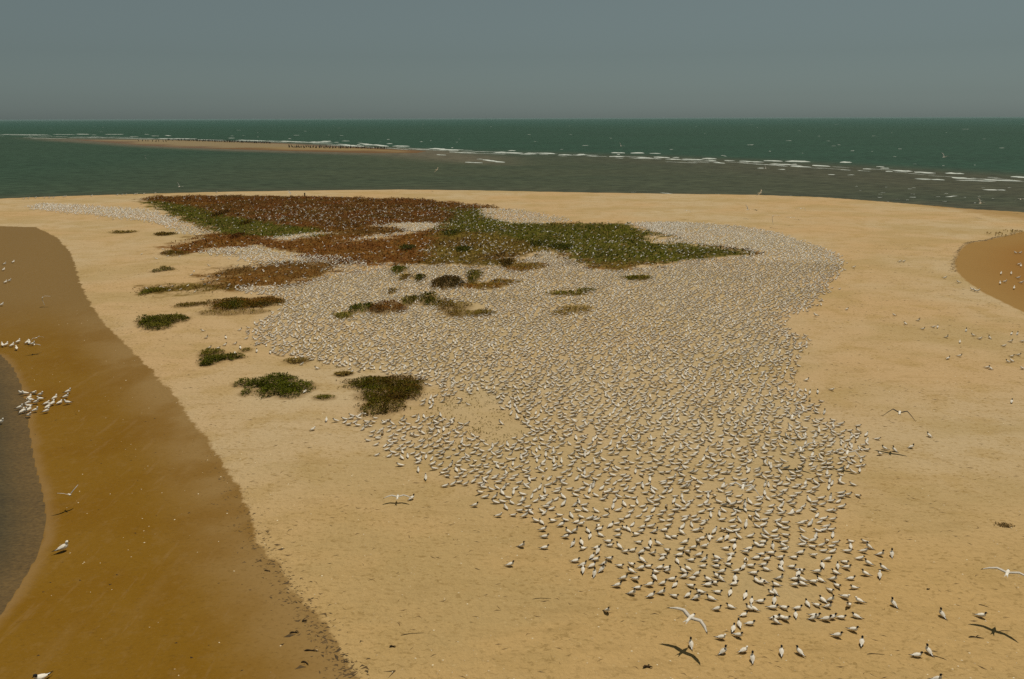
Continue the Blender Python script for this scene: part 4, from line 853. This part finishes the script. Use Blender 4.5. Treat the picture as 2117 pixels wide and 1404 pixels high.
plant('low_plant', 'thin strip of olive plants at the lower tip of the far mat', [(365, 525, 26, 4), (350, 523, 18, 3)], 600, .2, .22, OLIVE, BROWN, GP)
GB = 'shrubs standing among the nesting terns'
plant('shrub', 'largest dark brown shrub with bare stems in the middle of the crowd', [(925, 586, 24, 12), (905, 590, 14, 8), (945, 590, 14, 8)], 3600, .16, .75, (.040, .034, .012), BROWN, GB, .9, 26, 'shrub')
plant('shrub', 'yellow green shrub with a dark base next to the largest shrub', [(980, 572, 15, 11), (975, 584, 10, 5)], 1500, .16, .6, OLIVE, DGREEN, GB, .9, 10, 'shrub')
plant('shrub', 'round rusty shrub in the row nearest the camera', [(800, 637, 26, 11), (780, 641, 18, 8), (825, 641, 16, 7)], 3000, .14, .55, (.065, .035, .010), RUST, GB, .8, 10, 'shrub')
plant('shrub', 'upright green sprigs beside the round rusty shrub', [(742, 640, 14, 8), (762, 637, 10, 8), (730, 643, 8, 5)], 800, .17, .45, DGREEN, GREEN, GB, 1.1, 8, 'shrub')
plant('shrub', 'pale olive tuft at the lagoon side end of the shrub row', [(710, 654, 18, 6)], 900, .13, .25, OLIVE, GREEN, GB, .8, 0, 'shrub')
plant('shrub', 'thin dark green shrub with bare twigs behind the rusty one', [(845, 625, 14, 10), (857, 622, 8, 6)], 700, .16, .5, DGREEN, OLIVE, GB, 1.0, 12, 'shrub')
plant('shrub', 'taller twiggy shrub between two others in the near row', [(885, 620, 17, 12), (895, 628, 16, 6)], 1000, .17, .6, DGREEN, OLIVE, GB, 1.1, 14, 'shrub')
plant('shrub', 'long olive and brown clump trailing from the near shrub row', [(935, 636, 36, 10), (965, 650, 48, 7), (1000, 648, 22, 6), (920, 628, 20, 7)], 3800, .14, .3, OLIVE, BROWN, GB, .7, 0, 'shrub')
plant('shrub', 'small dark shrub above the white arched flying bird', [(868, 577, 11, 6)], 700, .16, .5, DGREEN, BROWN, GB, .9, 6, 'shrub')
plant('shrub', 'brown tuft at the lagoon side of the small dark shrub', [(837, 575, 12, 6)], 600, .15, .35, BROWN, OLIVE, GB, .8, 3, 'shrub')
plant('shrub', 'tiny brown tuft standing alone among dense terns', [(811, 603, 8, 5)], 300, .14, .3, BROWN, OLIVE, GB, .9, 3, 'shrub')
plant('shrub', 'dark green shrub where the dense crowd meets the far mat', [(824, 560, 16, 7)], 900, .17, .5, DGREEN, GREEN, GB, 1.0, 5, 'shrub')
plant('shrub', 'black looking shrub on the pool side of the mat edge', [(1048, 546, 14, 7)], 1000, .17, .4, (.048, .042, .010), BROWN, GB, 1.0, 6, 'shrub')
plant('shrub', 'flat brown clump trailing from the black looking shrub', [(1095, 551, 40, 6), (1070, 557, 30, 5)], 2400, .18, .25, OLIVE, RUST, GB, .7, 0, 'shrub')
plant('shrub', 'flat rust brown clump below the yellow green shrub', [(1000, 592, 48, 6), (1040, 584, 30, 5)], 2600, .17, .22, RUST, OLIVE, GB, .7, 0, 'shrub')
plant('shrub', 'dark bush in the middle of the far mat', [(933, 483, 18, 6)], 1200, .2, .3, DGREEN, (.045, .045, .008), GB, .9, 5, 'shrub')
plant('shrub', 'dark bush in the olive part of the mat', [(957, 517, 17, 5)], 1200, .2, .35, (.055, .045, .010), DGREEN, GB, .9, 5, 'shrub')
plant('shrub', 'greyish bush near the bright white flying bird', [(842, 514, 16, 5)], 1000, .2, .32, (.06, .05, .016), DGREEN, GB, .9, 5, 'shrub')
plant('shrub', 'single dark bush high in the red part of the mat', [(455, 443, 9, 6)], 800, .25, .45, BROWN, (.06, .035, .010), GB, .9, 4, 'shrub')
plant('shrub', 'low dark bush in the green band of the mat', [(508, 462, 11, 4)], 700, .25, .3, BROWN, DGREEN, GB, .9, 4, 'shrub')
plant('shrub', 'dark red bush at the lower rim of the green band', [(491, 489, 10, 5)], 800, .22, .35, (.09, .03, .010), BROWN, GB, .9, 4, 'shrub')
plant('shrub', 'dark bush at the near edge of the green cover', [(1160, 512, 24, 5), (1110, 506, 16, 4)], 1600, .22, .35, (.05, .046, .010), DGREEN, GB, .9, 4, 'shrub')
plant('shrub', 'narrow green strip of plants inside the far crowd', [(1318, 576, 28, 3.5)], 900, .2, .25, GREEN, OLIVE, GB, .8, 0, 'shrub')
plant('shrub', 'low olive strip of plants below the narrow green strip', [(1172, 608, 40, 4), (1210, 602, 20, 3)], 1300, .17, .22, OLIVE, GREEN, GB, .8, 0, 'shrub')
plant('shrub', 'pale olive clump on a bare spot in the middle of the crowd', [(1190, 640, 32, 6), (1160, 648, 20, 4)], 1000, .15, .22, OLIVE, STRAW, GB, .8, 0, 'shrub')

# dead leaves on the sand round every plant
lit = np.zeros(len(GV))
for lx, ly, la, lb in LOBES:
    la, lb = la * 1.35 + .25, lb * 1.35 + .35; q = (np.abs(GV[:, 0] - lx) < la) & (np.abs(GV[:, 1] - ly) < lb)
    lit[q] = np.maximum(lit[q], 1 - ((GV[q, 0] - lx) / la) ** 2 - ((GV[q, 1] - ly) / lb) ** 2)
la_ = gm.attributes.new('litter', 'FLOAT', 'POINT'); la_.data.foreach_set('value', np.clip(lit, 0, 1).astype(np.float32))

# ------------------------------------------------------------------ small litter
def bits(name, lab, cat, pts, size, ratio, cols, thick=.2, curve=.25, h0=0.0):
    """curved flakes or twigs: five-sided slivers with a bend"""
    n = len(pts); a = rng.normal(0, .55, n); L = size * rng.uniform(.4, 1.7, n); W = L * ratio * rng.uniform(.6, 1.4, n); T = W * thick
    d = np.stack([np.cos(a), np.sin(a), np.zeros(n)], 1); s = np.stack([-np.sin(a), np.cos(a), np.zeros(n)], 1)
    z_ = height(pts[:, 0], pts[:, 1]) + h0; c = np.column_stack([pts, z_]); bend = (rng.normal(0, curve, n) * L)[:, None]; k_ = np.array([0, 0, 1.0])
    P0 = c - d * (L / 2)[:, None]; P1 = c + s * bend; P2_ = c + d * (L / 2)[:, None]; hw = s * (W / 2)[:, None]; up_ = k_ * T[:, None]
    V = np.stack([P0, P1 - hw, P1 + hw, P2_, P1 + up_ + k_ * .004], 1).reshape(-1, 3); i = 5 * np.arange(n)[:, None]
    f = np.concatenate([i + np.array([[0, 1, 4]]), i + np.array([[0, 4, 2]]), i + np.array([[1, 3, 4]]), i + np.array([[2, 4, 3]])], 1).ravel()
    C = np.repeat(np.column_stack([cols, np.ones(n)]), 5, 0)
    tag(link(name, mesh_np(name, V, f, np.full(4 * n, 3), [M_BITS], smooth=False, attrs=dict(col=C))), lab, cat, kind='stuff')
M_BITS = simple('litter', (1, 1, 1, 1), .8, .2, colattr=True)
n = 17000; Q = np.column_stack([rng.uniform(-40, 50, n), 12 + 75 * rng.random(n) ** 1.4]); dd = sdist(Q, DRY); k = (dd > .2) & (sdist(Q, COLONY) < -.3) & (sdist(Q, POND) < 0)
k &= vnoise(Q[:, 0], Q[:, 1], .22, 81) + rng.normal(0, .5, n) > -.1; Q = Q[k]
bits('twig_litter', 'short dark twigs strewn over the dry sand', 'litter', Q, .17, .12, blend(rng.random(len(Q)), (.085, .05, .018), (.19, .115, .04)), .5, .15)
n = 4200; Q = np.column_stack([rng.uniform(-32, 26, n), 12 + 50 * rng.random(n) ** 1.6]); dd = sdist(Q, DRY); k = ((dd > 0) | (vnoise(Q[:, 0], Q[:, 1], .25, 91) + rng.normal(0, .3, n) > .1)) & (sdist(Q, LAGOON) < -.3) & (sdist(Q, COLONY) < 0); Q = Q[k]
bits('shell_fragments', 'pale shell fragments scattered on the sand', 'litter', Q, .042, .8, blend(rng.random(len(Q)), (.75, .62, .40), (.48, .33, .16)) , .3, .1, .004)
edge = poly([(430, 910), (480, 985), (515, 1060), (560, 1150), (620, 1225), (650, 1275), (690, 1320), (720, 1365), (750, 1404), (790, 1480)])
seg = np.linalg.norm(np.diff(edge, axis=0), axis=1); cum = np.concatenate([[0], np.cumsum(seg)])
n = 760; t = cum[-1] * rng.random(n) ** .55; E_ = np.stack([np.interp(t, cum, edge[:, 0]), np.interp(t, cum, edge[:, 1])], 1); off = rng.normal(-.12, .28, n) - rng.exponential(.25, n) * (rng.random(n) < .4)
E_[:, 0] += off; E_[:, 1] += rng.normal(0, .15, n)
sz = .5 + .8 * (t / cum[-1])
bits('seaweed_wrack', 'dark seaweed scraps along the tide line between wet and dry sand', 'seaweed', E_, np.where(rng.random(n) < .10, .18, .085) * sz, .30, blend(rng.random(n), (.055, .034, .013), (.14, .085, .032)), .4, .3)
n = 240; Q = np.column_stack([rng.uniform(-22, 0, n), 13 + 34 * rng.random(n)]); Q = Q[(sdist(Q, DRY) < -.3)]
bits('weed_scraps', 'small dark scraps of weed on the wet sand', 'seaweed', Q, .08, .35, np.tile((.04, .024, .010), (len(Q), 1)), .4, .3)
# debris line on the rim of the brown pool
rim = poly([(2110, 476), (2085, 487), (2060, 490), (2040, 496), (2010, 500), (1997, 504), (1984, 513), (1976, 528), (1970, 545), (1973, 562)])
t = np.linspace(0, len(rim) - 1, 420); E_ = np.stack([np.interp(t, np.arange(len(rim)), rim[:, 0]), np.interp(t, np.arange(len(rim)), rim[:, 1])], 1) + rng.normal(0, .12, (420, 2))
bits('pool_debris', 'dark line of debris along the rim of the brown pool', 'debris', E_, .22, .2, blend(rng.random(420), (.10, .06, .022), (.19, .12, .045)), .5, .2)
plant('dry_grass', 'sparse dry grass stalks on the far rim of the brown pool', [(2064, 487, 24, 3.5), (2095, 481, 16, 3)], 80, .26, .25, STRAW, STRAW, None, 1.1, 0, 'grass')
plant('seaweed_clump', 'flat brown seaweed clump on the pool side sand', [(2074, 1086, 14, 4), (2084, 1088, 10, 3)], 260, .07, .05, (.16, .10, .035), (.11, .065, .022), None, .1, 0, 'seaweed')
# single sticks and lumps of driftwood
M_WOOD = simple('weathered_wood', (.055, .034, .015, 1), .85, .15)
def stick(px, py, length, ang, rad, lab, bend=.1, fork=False):
    c = place(px, py); d = np.array([math.cos(ang), math.sin(ang), 0]); s = np.array([-d[1], d[0], 0]); V, Fc, mi = [], [], []
    pts = [np.array([0, 0, rad]) + d * length * (q - .5) + s * bend * length * math.sin(q * math.pi * 1.3) + np.array([0, 0, rad * .5 * math.sin(q * 9)]) for q in np.linspace(0, 1, 7)]
    tube(V, Fc, mi, pts, [rad * f for f in (.5, .95, 1, .9, .8, .6, .3)], 6, 0)
    if fork: tube(V, Fc, mi, [pts[3], pts[3] + d * length * .2 + s * length * .18 + np.array([0, 0, rad]), pts[3] + d * length * .34 + s * length * .2], [rad * .7, rad * .5, rad * .2], 5, 0)
    lo, sz_ = flat(Fc); o = link('driftwood_stick', mesh_np('driftwood_stick', V, lo, sz_, [M_WOOD])); o.location = c; tag(o, lab, 'stick', 'sticks washed up on the sand')
stick(609, 1309, .26, .15, .022, 'forked dark stick on the tide line, thickest there', .08, True)
stick(643, 1346, .34, .0, .02, 'straight dark stick lying in the thick part of the tide line', .05)
stick(553, 1181, .22, -.2, .016, 'short dark stick on wet sand just inside the tide line', .12)
stick(630, 1285, .14, .3, .026, 'stubby dark lump on the tide line above the forked stick', .15)
stick(631, 1372, .24, -.3, .02, 'curved dark stick at the lower end of the tide line', .18)
stick(852, 1311, .62, .2, .008, 'long thin twig on dry sand beyond the tide line', .04)
stick(812, 1338, .17, .05, .024, 'thick short piece of driftwood on dry sand near the lower edge', .1)
stick(1339, 1381, .24, .1, .03, 'dark lump of driftwood below the flying bird shadow', .15, True)
stick(2018, 1319, .38, -.12, .016, 'dark stick just under the shadow on the pool side sand', .08, True)
stick(2077, 1305, .32, .1, .008, 'thin twig beside the flying bird shadow near the frame edge', .05)
stick(2034, 1253, .26, -.5, .009, 'slanting thin twig above the white breasted tern', .06)
stick(1810, 1353, .45, .0, .009, 'long pale brown twig between the colony corner and the near pair', .05)
stick(1942, 1360, .34, -.5, .009, 'slanting twig beside the near pair of terns', .05)
stick(1919, 1219, .10, .2, .02, 'small dark knob of wood on sand above the near pair', .1)
stick(1120, 1238, .55, .1, .007, 'thin twig on bare sand below the lone slim tern', .05)
def post():
    c = place(630, 405.5); V, Fc, mi = [], [], []
    tube(V, Fc, mi, [(0, 0, -.2), (.02, 0, .25), (-.02, 0, .48), (.03, .02, .62)], [.11, .12, .10, .05], 7, 0); tube(V, Fc, mi, [(0, 0, .4), (.12, .02, .52), (.15, .02, .58)], [.05, .04, .02], 5, 0)
    lo, sz_ = flat(Fc); o = link('wooden_post', mesh_np('wooden_post', V, lo, sz_, [M_WOOD])); o.location = c; tag(o, 'small dark upright post on the far beach behind the red ground cover', 'post')
post()

# ------------------------------------------------------------------ sea haze: thin even air round the whole place
def haze():
    x, y0, y1, z0, z1 = 160000, -60, 125000, -4.0, 14.6
    V = [(-x, y0, z0), (x, y0, z0), (x, y1, z0), (-x, y1, z0), (-x, y0, z1), (x, y0, z1), (x, y1, z1), (-x, y1, z1)]
    lo, sz = flat([(0, 3, 2, 1), (4, 5, 6, 7), (0, 1, 5, 4), (1, 2, 6, 5), (2, 3, 7, 6), (3, 0, 4, 7)])
    k = NT('haze_air'); v = k.n('ShaderNodeVolumePrincipled'); v.inputs['Density'].default_value = HAZE; v.inputs['Color'].default_value = (0.40, 0.56, 0.53, 1); v.inputs['Anisotropy'].default_value = 0.0
    k.l(v.outputs[0], k.out.inputs['Volume'])
    tag(link('haze', mesh_np('haze', V, lo, sz, [k.m], smooth=False)), 'thin pale sea haze', 'haze', kind='stuff')
HAZE = 0.00006
haze()
